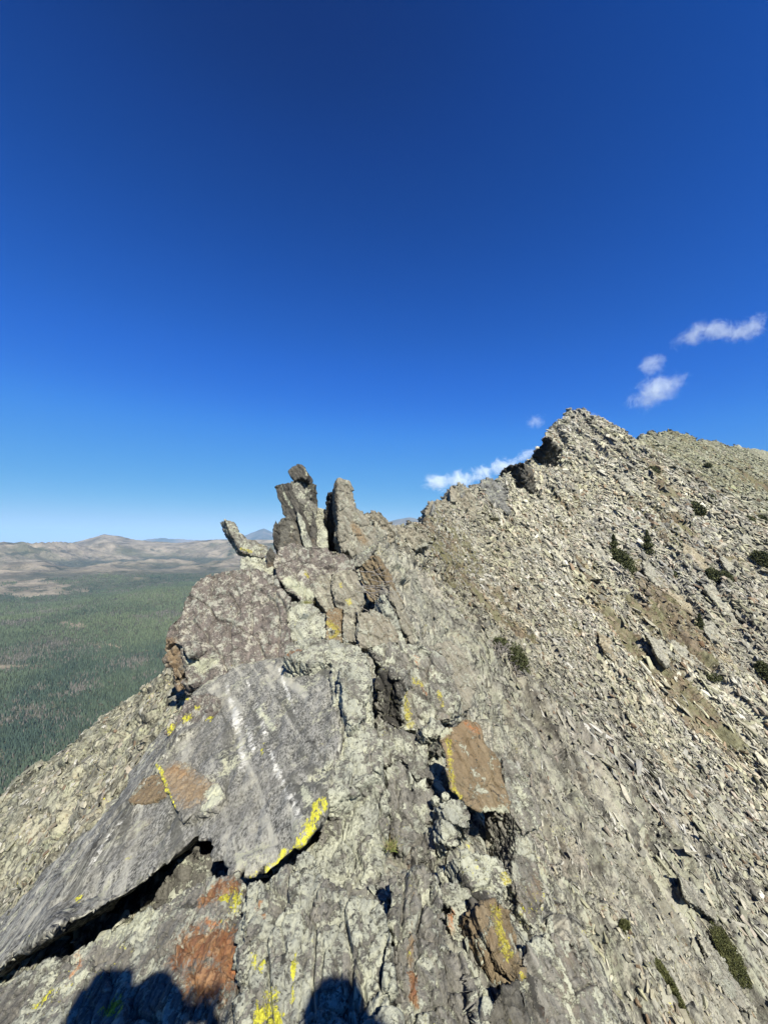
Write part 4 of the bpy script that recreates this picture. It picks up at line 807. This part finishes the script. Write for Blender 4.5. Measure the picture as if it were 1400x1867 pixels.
r0 = skyline([-500, -100, 20, 60, 110, 180], [1004, 1001, 997, 995, 998, 1010], 15000, 20, 10)
vq = np.stack([vx.ravel(), vy.ravel(), 0 * vx.ravel()], -1)
vz = np.maximum.reduce([vz, hills, r0, r1, r2])
rg = (1 - np.abs(fbm(vq / 1500.0, 5, 201, 0.55))).reshape(vz.shape) ** 2
onh = sstep(3400, 4600, vr) * (1 - sstep(6300, 7200, vr))
vz = vz + (rg - 0.62) * 330 * onh + fbm(vq / 420.0, 5, 210, 0.55).reshape(vz.shape) * (14 + 22 * onh) * sstep(400, 900, vr)
vz = vz + fbm(vq / 1100.0, 4, 215).reshape(vz.shape) * 85 * sstep(700, 1500, vr) * (1 - onh)
vz = vz + (fbm(vq / 2600.0, 5, 220, 0.55).reshape(vz.shape)) * 130 * sstep(9500, 11500, vr) * 0.6
VG = np.stack([vx, vy, vz], -1).reshape(-1, 3)
vpx, vpy, vd = proj(VG)
n_, m_ = va.shape; ii = np.arange(n_ * m_).reshape(n_, m_)
VF = np.stack([ii[:-1, :-1], ii[:-1, 1:], ii[1:, 1:], ii[1:, :-1]], -1).reshape(-1, 4)[:, ::-1]
def glade(cx, cy, w, h): return np.clip(1.6 - np.hypot((vpx - cx) / w, (vpy - cy) / h), 0, 1)
bare = sstep(-285, -235, VG[:, 2] + 45 * fbm(vq / 500.0, 4, 230)) * sstep(3300, 3900, vr.ravel())
dd = 2.6 * fbm(vq / 75.0, 6, 231, 0.68)
for g in (glade(40, 1072, 80, 13) + 0.45 * (glade(40, 1072, 80, 13) > 0), glade(0, 1058, 60, 5), glade(262, 1056, 30, 3), glade(198, 1174, 38, 10), glade(276, 1157, 12, 4), glade(140, 1140, 26, 6), glade(122, 1079, 12, 2), glade(60, 1216, 60, 5)):
    bare = np.maximum(bare, np.clip((g * 1.1 + dd * 0.7) * 1.5 - 0.9, 0, 1) * (g > 0))
def valley_material():
    s = NT('valley_ground'); p = s.pos(); b = s.attr('bare').outputs['Fac']
    far = s.attr('far').outputs['Fac']
    n1 = s.noise(p, 0.004, 8, 0.7); n2 = s.noise(p, 0.03, 6, 0.75); n3 = s.noise(p, 0.0012, 6, 0.65)
    f = s.mix(s.step(n2, 0.4, 0.6), (0.06, 0.07, 0.045), (0.13, 0.135, 0.09))
    f = s.mix(s.mul(s.step(n1, 0.56, 0.66), 0.6), f, (0.12, 0.11, 0.075))
    h = s.mix(s.step(n1, 0.4, 0.6), (0.15, 0.135, 0.095), (0.40, 0.345, 0.25))
    h = s.mix(s.mul(s.step(n3, 0.5, 0.6), 0.7), h, (0.11, 0.12, 0.06))
    h = s.mix(s.mul(s.step(s.noise(p, 0.0022, 8, 0.7), 0.56, 0.62), 0.75), h, (0.03, 0.045, 0.022))
    c = s.mix(b, f, h)
    c = s.mix(far, c, s.mix(s.step(n3, 0.4, 0.6), (0.07, 0.085, 0.06), (0.22, 0.19, 0.15)))
    return s.finish(c, 0.95, s.add(s.mul(n1, 10), n2), 20.0, 0.7)
valley = new_mesh('valley_terrain', VG, VF, valley_material(), True, attrs={'bare': bare, 'far': sstep(9000, 14000, vr.ravel())})
tag(valley, kind='structure')

# the spruce forest on the valley floor: tens of thousands of trees, one mass
rnd = np.random.RandomState(21)
visv = np.where((vr.ravel() > 330) & (vr.ravel() < 3600) & (vpx > -60) & (vpx < 470) & (vpy < 1900) & (bare < 0.97))[0]
ring = 0.5 + 0.5 * fbm(vq[visv] / 90.0, 4, 240)
w = np.clip(ring * 1.8 - 0.15, 0.1, 1.3) * (1 - 0.88 * bare[visv]) 
NT_ = 115000
ti = rnd.choice(visv, NT_, p=w / w.sum())
tr = vr.ravel()[ti]; jit = tr * 0.0019
tx = VG[ti] + np.stack([rnd.uniform(-1, 1, NT_) * jit, rnd.uniform(-1, 1, NT_) * tr * 0.0036, -0.5 + 0 * tr], -1)
dead = (fbm(tx / 110.0, 4, 250, 0.6) * 1.3 + 0.22 * rnd.normal(size=NT_)) > 0.36
hgt = rnd.uniform(5, 13, NT_) * np.where(dead, 0.8, 1); wid = hgt * rnd.uniform(0.15, 0.23, NT_) * np.where(dead, 0.6, 1)
K = 5; ang = np.arange(K) * 2 * math.pi / K
tv, tf = [], []
rings = [(1.0, 0.08), (0.52, 0.42), (0.78, 0.40), (0.0, 1.0)]
for r_, z_ in rings[:-1]: tv += [(r_ * math.cos(a), r_ * math.sin(a), z_) for a in ang]
tv.append((0, 0, 1.0)); tv = np.array(tv)
for k in range(K):
    j = (k + 1) % K
    tf += [(k, j, K + j), (k, K + j, K + k), (2 * K + k, 2 * K + j, 3 * K)]
tf = np.array(tf)
rot = rnd.uniform(0, 6.28, NT_); c_, s_ = np.cos(rot)[:, None], np.sin(rot)[:, None]
X = (tv[None, :, 0] * c_ - tv[None, :, 1] * s_) * wid[:, None] * rnd.uniform(0.75, 1.25, (NT_, len(tv)))
Y = (tv[None, :, 0] * s_ + tv[None, :, 1] * c_) * wid[:, None]
TV = np.stack([X + tx[:, 0:1], Y + tx[:, 1:2], tv[None, :, 2] * hgt[:, None] + tx[:, 2:3]], -1).reshape(-1, 3)
TF = (tf[None] + (np.arange(NT_) * len(tv))[:, None, None]).reshape(-1, 3)
tc = np.array([0.078, 0.106, 0.062]) * rnd.uniform(0.6, 1.6, (NT_, 1)) * (1 + 1.1 * fbm(tx / 420.0, 5, 251, 0.6)[:, None] * np.array([[1.0, 0.8, 0.5]]))
tc = np.where(dead[:, None], np.array([0.21, 0.195, 0.165]) * rnd.uniform(0.6, 1.2, (NT_, 1)), tc)
s = NT('spruce_foliage'); M_SPRUCE = s.finish(s.attr('tint').outputs['Color'], 0.9)
forest = new_mesh('forest', TV, TF, M_SPRUCE, False, cols={'tint': np.repeat(tc, len(tv), 0)})
tag(forest, 'dark spruce forest filling the valley floor far below', 'forest', kind='stuff')

# ------------------------------------------------------------------ clouds: small fair-weather wisps, real volumes
def cloud(label, parts, t, dens, seed, thick=0.5):
    """parts: ellipses (px, py, half width px, half height px) swept into one volume object"""
    bm = bmesh.new()
    c0 = P(np.mean([q[0] for q in parts]), np.mean([q[1] for q in parts]), t)
    M = cam.rotation_euler.to_matrix()
    for k, (px, py, w, h, rz) in enumerate(parts):
        c = P(px, py, t) - c0; W, Hh = w / FP * t, h / FP * t
        m = Matrix.Translation(Vector(c)) @ M.to_4x4() @ Matrix.Rotation(math.radians(rz), 4, 'Z') @ Matrix.Diagonal((W, Hh, min(W, Hh) * 1.3, 1))
        bmesh.ops.create_icosphere(bm, subdivisions=3, radius=1.0, matrix=m)
    me = bpy.data.meshes.new('cloud'); bm.to_mesh(me); bm.free()
    o = bpy.data.objects.new('cloud', me); COL.objects.link(o); o.location = c0
    md = o.modifiers.new('r', 'REMESH'); md.mode = 'VOXEL'; md.voxel_size = 12 / FP * t / 3
    dg = bpy.context.evaluated_depsgraph_get(); me2 = bpy.data.meshes.new_from_object(o.evaluated_get(dg)); o.modifiers.clear(); o.data = me2
    sz = parts[0][2] / FP * t
    s = NT('cloud_vapour'); p = s.n('ShaderNodeTexCoord').outputs['Object']
    # density falls to nothing towards the ellipses' edges
    acc = None
    Mi = np.array(M)
    for (px, py, w, h, rz) in parts:
        c = P(px, py, t) - c0; W, Hh = w / FP * t, h / FP * t; R_ = Mi @ np.array(Matrix.Rotation(math.radians(rz), 3, 'Z'))
        q = s.axes(s.n('ShaderNodeVectorMath', {0: p, 1: tuple(c)}, operation='SUBTRACT').outputs[0], (R_[:, 0] / W, R_[:, 1] / Hh, R_[:, 2] / (min(W, Hh) * 1.3)))
        l = s.n('ShaderNodeVectorMath', {0: q}, operation='LENGTH').outputs['Value']
        f = s.step(l, 1.0, 0.1); acc = f if acc is None else s.math('MAXIMUM', acc, f)
    nz = s.noise(s.n('ShaderNodeVectorMath', {0: p, 1: (seed * 977.0, 0, 0)}, operation='ADD').outputs[0], 2.4 / sz, 9, 0.70, 1.0)
    d = s.math('MAXIMUM', s.math('SUBTRACT', s.add(nz, s.mul(acc, 0.34)), 0.66), 0.0)
    d = s.mul(s.mul(d, s.step(acc, 0, 0.4)), dens / sz)
    v = s.n('ShaderNodeVolumePrincipled', {'Color': (0.95, 1, 0.99, 1), 'Density': d, 'Anisotropy': -0.35})
    s.t.links.new(v.outputs[0], s.out.inputs['Volume'])
    o.data.materials.clear(); o.data.materials.append(s.m)
    tag(o, label, 'cloud', 'small fair-weather clouds over the ridge')
    return o
cloud('upper wispy cloud in a long streak, highest and farthest right', [(1262, 612, 48, 27, 25), (1312, 604, 89, 27, -4), (1366, 596, 43, 32, 25)], 9000, 6, 1)
cloud('ragged two-lobed cloud below the long streak', [(1190, 716, 62, 45, 35), (1192, 668, 35, 32, 40), (1236, 692, 48, 13, 30)], 9500, 7, 2)
cloud('tiny faint puff left of the summit', [(975, 768, 27, 21, 0)], 12000, 2.2, 3)
cloud('low white cloud bank just above the jagged crest', [(798, 882, 45, 24, 0), (838, 876, 51, 27, 5), (878, 862, 40, 22, 5), (918, 850, 48, 24, 12), (956, 832, 45, 17, 30)], 14000, 12, 4)
cloud("sliver of cloud peeping over the summit's right side", [(1080, 762, 35, 12, -20)], 13000, 8, 5)

# ------------------------------------------------------------------ the air
bm = bmesh.new(); bmesh.ops.create_cube(bm, size=1.0, matrix=Matrix.Translation((0, 19000, -170)) @ Matrix.Diagonal((88000, 52000, 2180, 1)))
me = bpy.data.meshes.new('haze'); bm.to_mesh(me); bm.free(); hz = bpy.data.objects.new('haze', me); COL.objects.link(hz)
s = NT('haze_air'); v = s.n('ShaderNodeVolumePrincipled', {'Color': (0.36, 0.62, 0.95, 1), 'Density': 2.7e-5, 'Anisotropy': -0.15}); s.t.links.new(v.outputs[0], s.out.inputs['Volume'])
me.materials.append(s.m); tag(hz, 'thin blue haze over the valley', 'haze', kind='stuff')
# ------------------------------------------------------------------ plants on the slopes
def foliage_material(name, a, b):
    s = NT(name); p = s.pos()
    c = s.mix(s.step(s.noise(p, 6, 4, 0.7), 0.35, 0.65), a, b)
    return s.finish(s.mulcol(c, s.attr('tint').outputs['Color']), 0.8)
M_NEEDLE = foliage_material('dark_needles', (0.05, 0.064, 0.028), (0.14, 0.15, 0.065))
M_MOSS = foliage_material('olive_cushion', (0.055, 0.065, 0.022), (0.13, 0.135, 0.05))
s = NT('weathered_wood'); M_WOOD = s.finish(s.mix(s.step(s.noise(s.pos(), 30, 5, 0.7), 0.4, 0.6), (0.16, 0.14, 0.12), (0.38, 0.36, 0.33)), 0.9)
def tube(path, r0, r1, k=5):
    path = np.asarray(path, float); n = len(path); t = unit(np.gradient(path, axis=0)); a = unit(np.cross(t, [0.3, 0.9, 0.2])); b = np.cross(t, a)
    an = np.arange(k) * 2 * math.pi / k; r = np.linspace(r0, r1, n)[:, None, None]
    v = path[:, None] + r * (a[:, None] * np.cos(an)[None, :, None] + b[:, None] * np.sin(an)[None, :, None])
    f = [(i * k + j, i * k + (j + 1) % k, (i + 1) * k + (j + 1) % k, (i + 1) * k + j) for i in range(n - 1) for j in range(k)]
    return v.reshape(-1, 3), np.array(f)
def join(parts):
    V_, F_, o = [], [], 0
    for v, f in parts: V_.append(v); F_.append(f + o); o += len(v)
    return np.concatenate(V_), np.concatenate(F_)
def branch(rnd, a, d, L, n=7, wig=0.25):
    p_ = [np.array(a, float)]; d = unit(d)
    for _ in range(n): d = unit(d + wig * rnd.normal(size=3)); p_.append(p_[-1] + d * L / n)
    return np.array(p_)
def shrub(px, py, w, h, label, seed, kind='mound', grey=False, cat='shrub', name='mountain_shrub', mat=None, back=0.0):
    rnd = np.random.RandomState(seed); pt, nr = surf(px, py + (h * 0.35 if kind == 'tree' else 0.0))
    t = pt[1] * cp + pt[2] * sp; W = w / FP * t / 2; Hh = h / FP * t / 2
    root = bpy.data.objects.new(name, None); COL.objects.link(root); root.location = pt; tag(root, label, cat)
    up = unit(np.array([0, 0, 1.0]) + (0.5 * nr if kind != 'tree' else 0))
    side = unit(np.cross(up, [0.2, -1, 0])); fw = np.cross(up, side)
    n = int(np.clip(w * h * 0.9, 260, 2600)) if kind != 'cushion' else int(np.clip(w * h * 1.6, 300, 3000))
    u = rnd.normal(size=(n, 3)); u /= np.linalg.norm(u, axis=1)[:, None]; u *= rnd.rand(n, 1) ** 0.25
    lump = 1 + 0.35 * fbm(u * 1.8 + seed, 3, seed)[:, None]
    if kind == 'tree':
        zz = rnd.rand(n); rad = (1 - zz) ** 0.8 * (0.75 + 0.4 * np.sin(zz * 22 + seed)); th = rnd.rand(n) * 6.283; rr = rad * rnd.rand(n) ** 0.4
        c = (side * (np.cos(th) * rr)[:, None] + fw * (np.sin(th) * rr)[:, None]) * W + up * (zz * 2 * Hh)[:, None]
    else:
        Z = Hh * (0.9 if kind == 'mound' else 0.28)
        dn = unit(np.array([0.15, -0.75, -0.6])); ac = unit(np.cross(up, dn)); 
        lx, ly = W, (Hh * 1.3 if kind == 'mound' else Hh * 1.7)
        c = (ac * u[:, :1] * lx + dn * u[:, 1:2] * ly * 0.8) * lump + up * (np.abs(u[:, 2:]) * Z * lump)
    sz = max(0.028, 2.0 / FP * t) * (1.0 if kind != 'cushion' else 0.8)
    m = 3; dirs = unit(np.repeat(c, m, 0) * 0.6 / max(W, .01) + rnd.normal(size=(n * m, 3)) + 0.5 * up); ctr = np.repeat(c, m, 0)
    q = unit(np.cross(dirs, rnd.normal(size=(n * m, 3))))
    L = sz * rnd.uniform(0.8, 2.0, (n * m, 1))
    v = np.stack([ctr - q * L * 0.32, ctr + q * L * 0.32, ctr + dirs * L], 1).reshape(-1, 3)
    f = np.arange(len(v)).reshape(-1, 3)
    tn = np.repeat(np.repeat(rnd.uniform(0.55, 1.35, (n, 1)) * np.ones((1, 3)), m, 0), 3, 0)
    new_mesh('foliage', v, f, mat or (M_MOSS if kind == 'cushion' else M_NEEDLE), False, parent=root, cols={'tint': tn})
    if kind != 'cushion':
        br = [tube(branch(rnd, -0.1 * up * W, up if kind == 'tree' else up * 0.8 + rnd.normal(size=3) * 0.9, (2 * Hh if kind == 'tree' else W * 1.0)), 0.05 * W + 0.01, 0.008) for _ in range(1 if kind == 'tree' else 5)]
        if grey:
            br += [tube(branch(rnd, (side * rnd.uniform(-1.0, .4) + np.array([0, -1.3, -1.0]) * rnd.uniform(0.2, 1.3)) * W, unit(up + 0.9 * rnd.normal(size=3)), W * rnd.uniform(0.9, 1.5), 6, 0.3), 0.035, 0.01, 4) for _ in range(80)]
        v, f = join(br); new_mesh('stem', v, f, M_WOOD, True, parent=root)
    return root
SHR = [
    (1266, 934, 30, 34, 'rounded dark shrub standing alone near the upper right, above the scree', 'mound'),
    (1180, 996, 24, 42, 'narrow dark dwarf conifer just right of the longest shrub strip', 'tree'),
    (1119, 1006, 26, 44, 'upper end of the long dark shrub strip in the mid slope, pointed on top', 'tree'),
    (1132, 1036, 40, 60, 'largest dark shrub, low end of the strip in the mid slope', 'mound'),
    (1230, 1050, 26, 16, 'flat dark shrub tucked below a dark rock ledge', 'mound'),
    (1300, 1052, 30, 26, 'left half of a twin dark shrub above the dark cleft', 'mound'),
    (1323, 1058, 28, 28, 'right half of a twin dark shrub above the dark cleft', 'mound'),
    (1394, 1026, 40, 40, 'big dark shrub cut by the right picture edge, level with the twin shrub', 'mound'),
    (1276, 1138, 17, 28, 'small pointed conifer beside a bright white slab', 'tree'),
    (1356, 1128, 36, 14, 'low flat green shrub right of the dark cleft', 'mound'),
    (1303, 1237, 34, 13, 'thin slanting strip of shrub below the small pointed conifer', 'mound'),
    (1394, 1230, 26, 42, 'dark shrub at the right edge level with the thin slanting strip', 'mound'),
    (1364, 950, 22, 18, 'left of two small dark shrubs high at the right edge', 'mound'),
    (1390, 949, 20, 18, 'right of two small dark shrubs high at the right edge', 'mound'),
    (1190, 860, 26, 18, 'small round shrub below the saddle between the two summits', 'mound'),
    (1297, 909, 14, 12, 'tiny round shrub between the saddle and the right edge', 'mound'),
    (1290, 850, 12, 8, 'tiny dark shrub high on the far summit slope', 'mound'),
    (1265, 1402, 36, 32, 'olive green cushion beside a dark crack in the brown scree', 'cushion'),
    (1380, 1531, 50, 36, 'largest olive cushion at the right edge, low down', 'cushion'),
    (1337, 1574, 20, 26, 'small dark green tuft just left of the largest olive cushion', 'mound'),
    (1334, 1742, 52, 56, 'wide dull olive cushion on bedrock near the lower right corner', 'cushion'),
    (1140, 1690, 26, 14, 'faint little olive cushion in bedrock streaks, low middle right', 'cushion'),
    (1228, 1806, 22, 58, 'long dark cushion in a groove near the bottom right', 'cushion'),
    (1040, 1030, 16, 10, 'tiny green patch among the scree left of the shrub strip', 'cushion'),
]
for k, (px, py, w, h, lab, kd) in enumerate(SHR):
    shrub(px, py, w, h, lab, 300 + k, kd, cat='cushion plant' if kd == 'cushion' else ('dwarf conifer' if kd == 'tree' else 'shrub'), name='cushion_plant' if kd == 'cushion' else ('dwarf_conifer' if kd == 'tree' else 'mountain_shrub'))
shrub(943, 1212, 34, 56, 'half-dead bush, green above bare silver twigs, alone on the mid slope', 400, 'mound', grey=True)
shrub(912, 1178, 34, 26, 'smaller green and silver bush just uphill of the half-dead one', 401, 'mound', grey=True)

def grass_tuft(px, py, w, n, hgt, label, seed, t=None):
    rnd = np.random.RandomState(seed); pt = P(px, py, t); W = w / FP * t / 2
    root_pts = pt + np.stack([rnd.normal(size=n) * W * 0.5, rnd.normal(size=n) * W * 0.5, 0 * np.zeros(n)], -1)
    d = unit(np.stack([rnd.normal(size=n) * 0.45, rnd.normal(size=n) * 0.45, np.ones(n)], -1)); L = hgt * rnd.uniform(0.5, 1.1, n)
    sd = unit(np.cross(d, rnd.normal(size=(n, 3)))); k = 4; V_, tt = [], np.linspace(0, 1, k)
    for s_ in tt:
        c = root_pts + d * (L * s_)[:, None] + np.array([0, 0, -1]) * (L * s_ ** 2 * 0.35)[:, None] + d * np.array([1, 1, 0]) * (L * s_ ** 2 * 0.5)[:, None]
        V_ += [c - sd * 0.0016 * (1.05 - s_), c + sd * 0.0016 * (1.05 - s_)]
    v = np.stack(V_, 1).reshape(-1, 3); b = np.arange(n)[:, None] * 2 * k
    f = np.concatenate([b + np.array([[2 * i, 2 * i + 1, 2 * i + 3, 2 * i + 2]]) for i in range(k - 1)])
    c = np.array([[0.20, 0.24, 0.06]]) * rnd.uniform(0.5, 1.3, (n, 1)); c[rnd.rand(n) < 0.35] = (0.36, 0.30, 0.15)
    o = new_mesh('grass_tuft', v, f, M_GRASS, False, cols={'tint': np.repeat(c, 2 * k, 0)}, loc=pt); tag(o, label, 'grass tuft', 'grass tufts growing in the rock cracks')
s = NT('grass_blade'); M_GRASS = s.finish(s.attr('tint').outputs['Color'], 0.7)
grass_tuft(722, 1872, 70, 420, 0.13, 'green and straw grass tuft at the bottom edge beside the right shadow', 1, t=1.56)
grass_tuft(712, 1545, 22, 160, 0.07, 'little green grass tuft filling the lower end of the crest crack', 2, t=2.43)
grass_tuft(560, 1100, 20, 240, 0.09, 'small tuft of grass beneath the dark-spotted block', 3, t=6.4)
rndb = np.random.RandomState(5); a0 = P(668, 1072, 6.7)
tw = [tube(branch(rndb, a0 + 0.12 * rndb.normal(size=3), [1, -0.2, rndb.uniform(-0.8, 0.1)], rndb.uniform(0.35, 0.75), 9, 0.16), 0.006, 0.003, 4) for _ in range(16)]
v, f = join(tw); tag(new_mesh('dry_twigs', v, f, M_WOOD, True, loc=a0), 'dry silver twigs caught under the brown sheltered slab', 'twigs')

# ------------------------------------------------------------------ the two hikers behind the lens, whose shadows fall on the rock
def skin_figure(name, joints, edges, radii, mat, parent, sub=2):
    me = bpy.data.meshes.new(name); keys = list(joints); me.from_pydata([joints[k] for k in keys], [(keys.index(a), keys.index(b)) for a, b in edges], [])
    o = bpy.data.objects.new(name, me); COL.objects.link(o)
    md = o.modifiers.new('skin', 'SKIN'); sb = o.modifiers.new('sub', 'SUBSURF'); sb.levels = sb.render_levels = sub
    for i, k in enumerate(keys):
        r = radii[k]; me.skin_vertices[0].data[i].radius = r if isinstance(r, tuple) else (r, r); me.skin_vertices[0].data[i].use_root = (k == keys[0])
    dg = bpy.context.evaluated_depsgraph_get(); m2 = bpy.data.meshes.new_from_object(o.evaluated_get(dg)); bpy.data.objects.remove(o)
    m2.name = name; m2.materials.clear(); m2.materials.append(mat); m2.polygons.foreach_set('use_smooth', [True] * len(m2.polygons))
    o = bpy.data.objects.new(name, m2); COL.objects.link(o); o.parent = parent; return o
def plain(name, c, r=0.8): s = NT(name); return s.finish(s.mix(s.noise(s.pos(), 60, 3), tuple(q * 0.85 for q in c), c), r)
M_SKIN, M_JACK, M_TROU, M_HAT, M_PHONE, M_PACK = plain('skin', (0.5, 0.32, 0.24), 0.5), plain('jacket_cloth', (0.05, 0.12, 0.2)), plain('trouser_cloth', (0.08, 0.08, 0.07)), plain('hat_cloth', (0.3, 0.25, 0.18)), plain('phone_glass', (0.02, 0.02, 0.02), 0.2), plain('pack_cloth', (0.25, 0.06, 0.04))
def hiker(head, feet_z, hands, label, hat, seed):
    hx, hy, hz = head; root = bpy.data.objects.new('person', None); COL.objects.link(root); tag(root, label, 'person')
    H_ = hz - 0.12; sx = 0.19
    J = {'pelvis': (hx, hy, H_ - 0.66), 'belly': (hx, hy, H_ - 0.48), 'chest': (hx, hy, H_ - 0.26), 'neck0': (hx, hy, H_ - 0.10), 'neck': (hx, hy + 0.01, H_ - 0.03), 'head': (hx, hy + 0.02, hz), 'crown': (hx, hy, hz + 0.09)}
    R_ = {'pelvis': (0.15, 0.11), 'belly': (0.14, 0.10), 'chest': (0.17, 0.11), 'neck0': (0.09, 0.07), 'neck': 0.055, 'head': (0.078, 0.095), 'crown': (0.06, 0.075)}
    E = [('pelvis', 'belly'), ('belly', 'chest'), ('chest', 'neck0'), ('neck0', 'neck'), ('neck', 'head'), ('head', 'crown')]
    for sd, hand in zip((-1, 1), hands):
        s_ = str(sd); sh = np.array([hx + sd * sx, hy, H_ - 0.15]); h = np.array(hand, float); mid = (sh + h) / 2
        L = np.linalg.norm(h - sh); dr = max(0.0, 0.29 ** 2 - (L / 2) ** 2) ** 0.5; el = mid + np.array([sd * 0.25 * dr, -0.1 * dr, -0.95 * dr])
        J['sh' + s_], J['el' + s_], J['wr' + s_] = tuple(sh), tuple(el), tuple(h); R_['sh' + s_], R_['el' + s_], R_['wr' + s_] = 0.066, 0.052, 0.04
        E += [('neck0', 'sh' + s_), ('sh' + s_, 'el' + s_), ('el' + s_, 'wr' + s_)]
        d = unit(h - el); J['pa' + s_] = tuple(h + d * 0.06); R_['pa' + s_] = (0.036, 0.016); E.append(('wr' + s_, 'pa' + s_))
        J['hip' + s_] = (hx + sd * 0.10, hy, H_ - 0.74); J['kn' + s_] = (hx + sd * 0.12, hy + 0.03, (H_ - 0.74 + feet_z) / 2 + 0.02); J['an' + s_] = (hx + sd * 0.13, hy - 0.02, feet_z + 0.09); J['to' + s_] = (hx + sd * 0.15, hy + 0.18, feet_z + 0.04)
        R_['hip' + s_], R_['kn' + s_], R_['an' + s_], R_['to' + s_] = 0.095, 0.062, 0.045, (0.045, 0.035)
        E += [('pelvis', 'hip' + s_), ('hip' + s_, 'kn' + s_), ('kn' + s_, 'an' + s_), ('an' + s_, 'to' + s_)]
    skin_figure('body', J, E, R_, M_JACK, root)
    for sd, hand in zip((-1, 1), hands):
        h = np.array(hand, float); d = unit(h - np.array(J['el' + str(sd)])); ac = unit(np.cross(d, [0, 1, 0])); curl = np.array([0, 0.5, 0.3])
        for i, (o, L) in enumerate(((-0.03, 0.070), (-0.01, 0.082), (0.012, 0.076), (0.032, 0.058), (-0.045, 0.05))):
            a = h + d * (0.075 if i < 4 else 0.02) + ac * o; b = a + unit(d + (0 if i < 4 else -1) * ac) * L * 0.45; c = b + unit(d + curl * 0.6) * L * 0.35; e = c + unit(d * 0.6 + curl) * L * 0.25
            skin_figure('finger', {'a': tuple(a), 'b': tuple(b), 'c': tuple(c), 'e': tuple(e)}, [('a', 'b'), ('b', 'c'), ('c', 'e')], {'a': 0.010, 'b': 0.009, 'c': 0.008, 'e': 0.007}, M_SKIN, root, 1)
    bm = bmesh.new(); bmesh.ops.create_uvsphere(bm, u_segments=20, v_segments=12, radius=1, matrix=Matrix.Translation((hx, hy - 0.005, hz + 0.03)) @ Matrix.Diagonal((0.10 if hat else 0.12, 0.12, 0.12 if hat else 0.14, 1)))
    for q in bm.verts: q.co += Vector(q.normal) * 0.012 * math.sin(q.co.x * 90 + q.co.z * 70)
    me = bpy.data.meshes.new('hair'); bm.to_mesh(me); bm.free(); me.materials.append(M_TROU); o = bpy.data.objects.new('hair', me); COL.objects.link(o); o.parent = root
    bm = bmesh.new()
    if hat:
        bmesh.ops.create_cone(bm, cap_ends=True, segments=24, radius1=0.16, radius2=0.155, depth=0.012, matrix=Matrix.Translation((hx, hy, hz + 0.06)))
        bmesh.ops.create_cone(bm, cap_ends=True, segments=24, radius1=0.11, radius2=0.10, depth=0.12, matrix=Matrix.Translation((hx, hy, hz + 0.12)))
    else:
        bmesh.ops.create_cone(bm, cap_ends=True, segments=24, radius1=0.24, radius2=0.10, depth=0.24, matrix=Matrix.Translation((hx, hy - 0.02, hz - 0.10)))
    me = bpy.data.meshes.new('hat' if hat else 'hood'); bm.to_mesh(me); bm.free(); me.materials.append(M_HAT); o = bpy.data.objects.new(me.name, me); COL.objects.link(o); o.parent = root
    return root
def up_sun(px, py, t, y):
    p_ = P(px, py, t); return p_ + SV * ((p_[1] - y) / -SV[1])
h1 = up_sun(262, 1892, 1.62, -0.30); h2 = up_sun(610, 1888, 1.45, -0.38)
ha, hb = up_sun(322, 1838, 1.6, -0.10), up_sun(388, 1846, 1.58, -0.10)
hiker(h1, h1[2] - 1.64, [ha - (0, 0, 0.09), hb - (0, 0, 0.09)], 'photographer in a brimmed hat holding up a phone with both hands', True, 1)
hiker(h2, h2[2] - 1.62, [(h2[0] - 0.22, h2[1], h2[2] - 0.85), (h2[0] + 0.22, h2[1], h2[2] - 0.85)], 'bare-headed companion standing at ease with arms hanging', False, 2)
mid = (ha + hb) / 2
bm = bmesh.new(); bmesh.ops.create_cube(bm, size=1, matrix=Matrix.Translation(tuple(mid - np.array([0, -0.03, 0.05]))) @ Matrix.Diagonal((0.15, 0.010, 0.078, 1))); bmesh.ops.bevel(bm, geom=bm.edges[:], offset=0.003, segments=2, affect='EDGES')
me = bpy.data.meshes.new('phone'); bm.to_mesh(me); bm.free(); me.materials.append(M_PHONE); o = bpy.data.objects.new('phone', me); COL.objects.link(o); tag(o, 'dark phone held up between the photographer\'s hands', 'phone')

# a tall pack on the photographer's back: its squared top is what throws the left shadow's corner
tp = up_sun(168, 1838, 1.62, -0.50)
bm = bmesh.new()
bmesh.ops.create_cube(bm, size=1, matrix=Matrix.Translation(tuple(tp - np.array([0, 0, 0.22]))) @ Matrix.Rotation(0.12, 4, 'Y') @ Matrix.Diagonal((0.34, 0.17, 0.58, 1)))
bmesh.ops.bevel(bm, geom=bm.edges[:], offset=0.035, segments=3, affect='EDGES')
root = bpy.data.objects.new('backpack', None); COL.objects.link(root); root.location = tp - np.array([0, 0, 0.5]); tag(root, 'tall red backpack worn on the photographer\'s back', 'backpack')
for nm, mm in (('pack_body', None), ('pack_lid', Matrix.Translation(tuple(tp + np.array([0.01, 0, 0.09]))) @ Matrix.Diagonal((0.20, 0.15, 0.09, 1))), ('pack_pocket', Matrix.Translation(tuple(tp - np.array([0, 0.10, 0.3]))) @ Matrix.Diagonal((0.18, 0.06, 0.22, 1)))):
    if mm is not None:
        bm = bmesh.new(); bmesh.ops.create_cube(bm, size=1, matrix=mm); bmesh.ops.bevel(bm, geom=bm.edges[:], offset=0.02, segments=3, affect='EDGES')
    bmesh.ops.translate(bm, verts=bm.verts, vec=tuple(-(tp - np.array([0, 0, 0.5]))))
    me = bpy.data.meshes.new(nm); bm.to_mesh(me); bm.free(); me.materials.append(M_PACK); o = bpy.data.objects.new(nm, me); COL.objects.link(o); o.parent = root
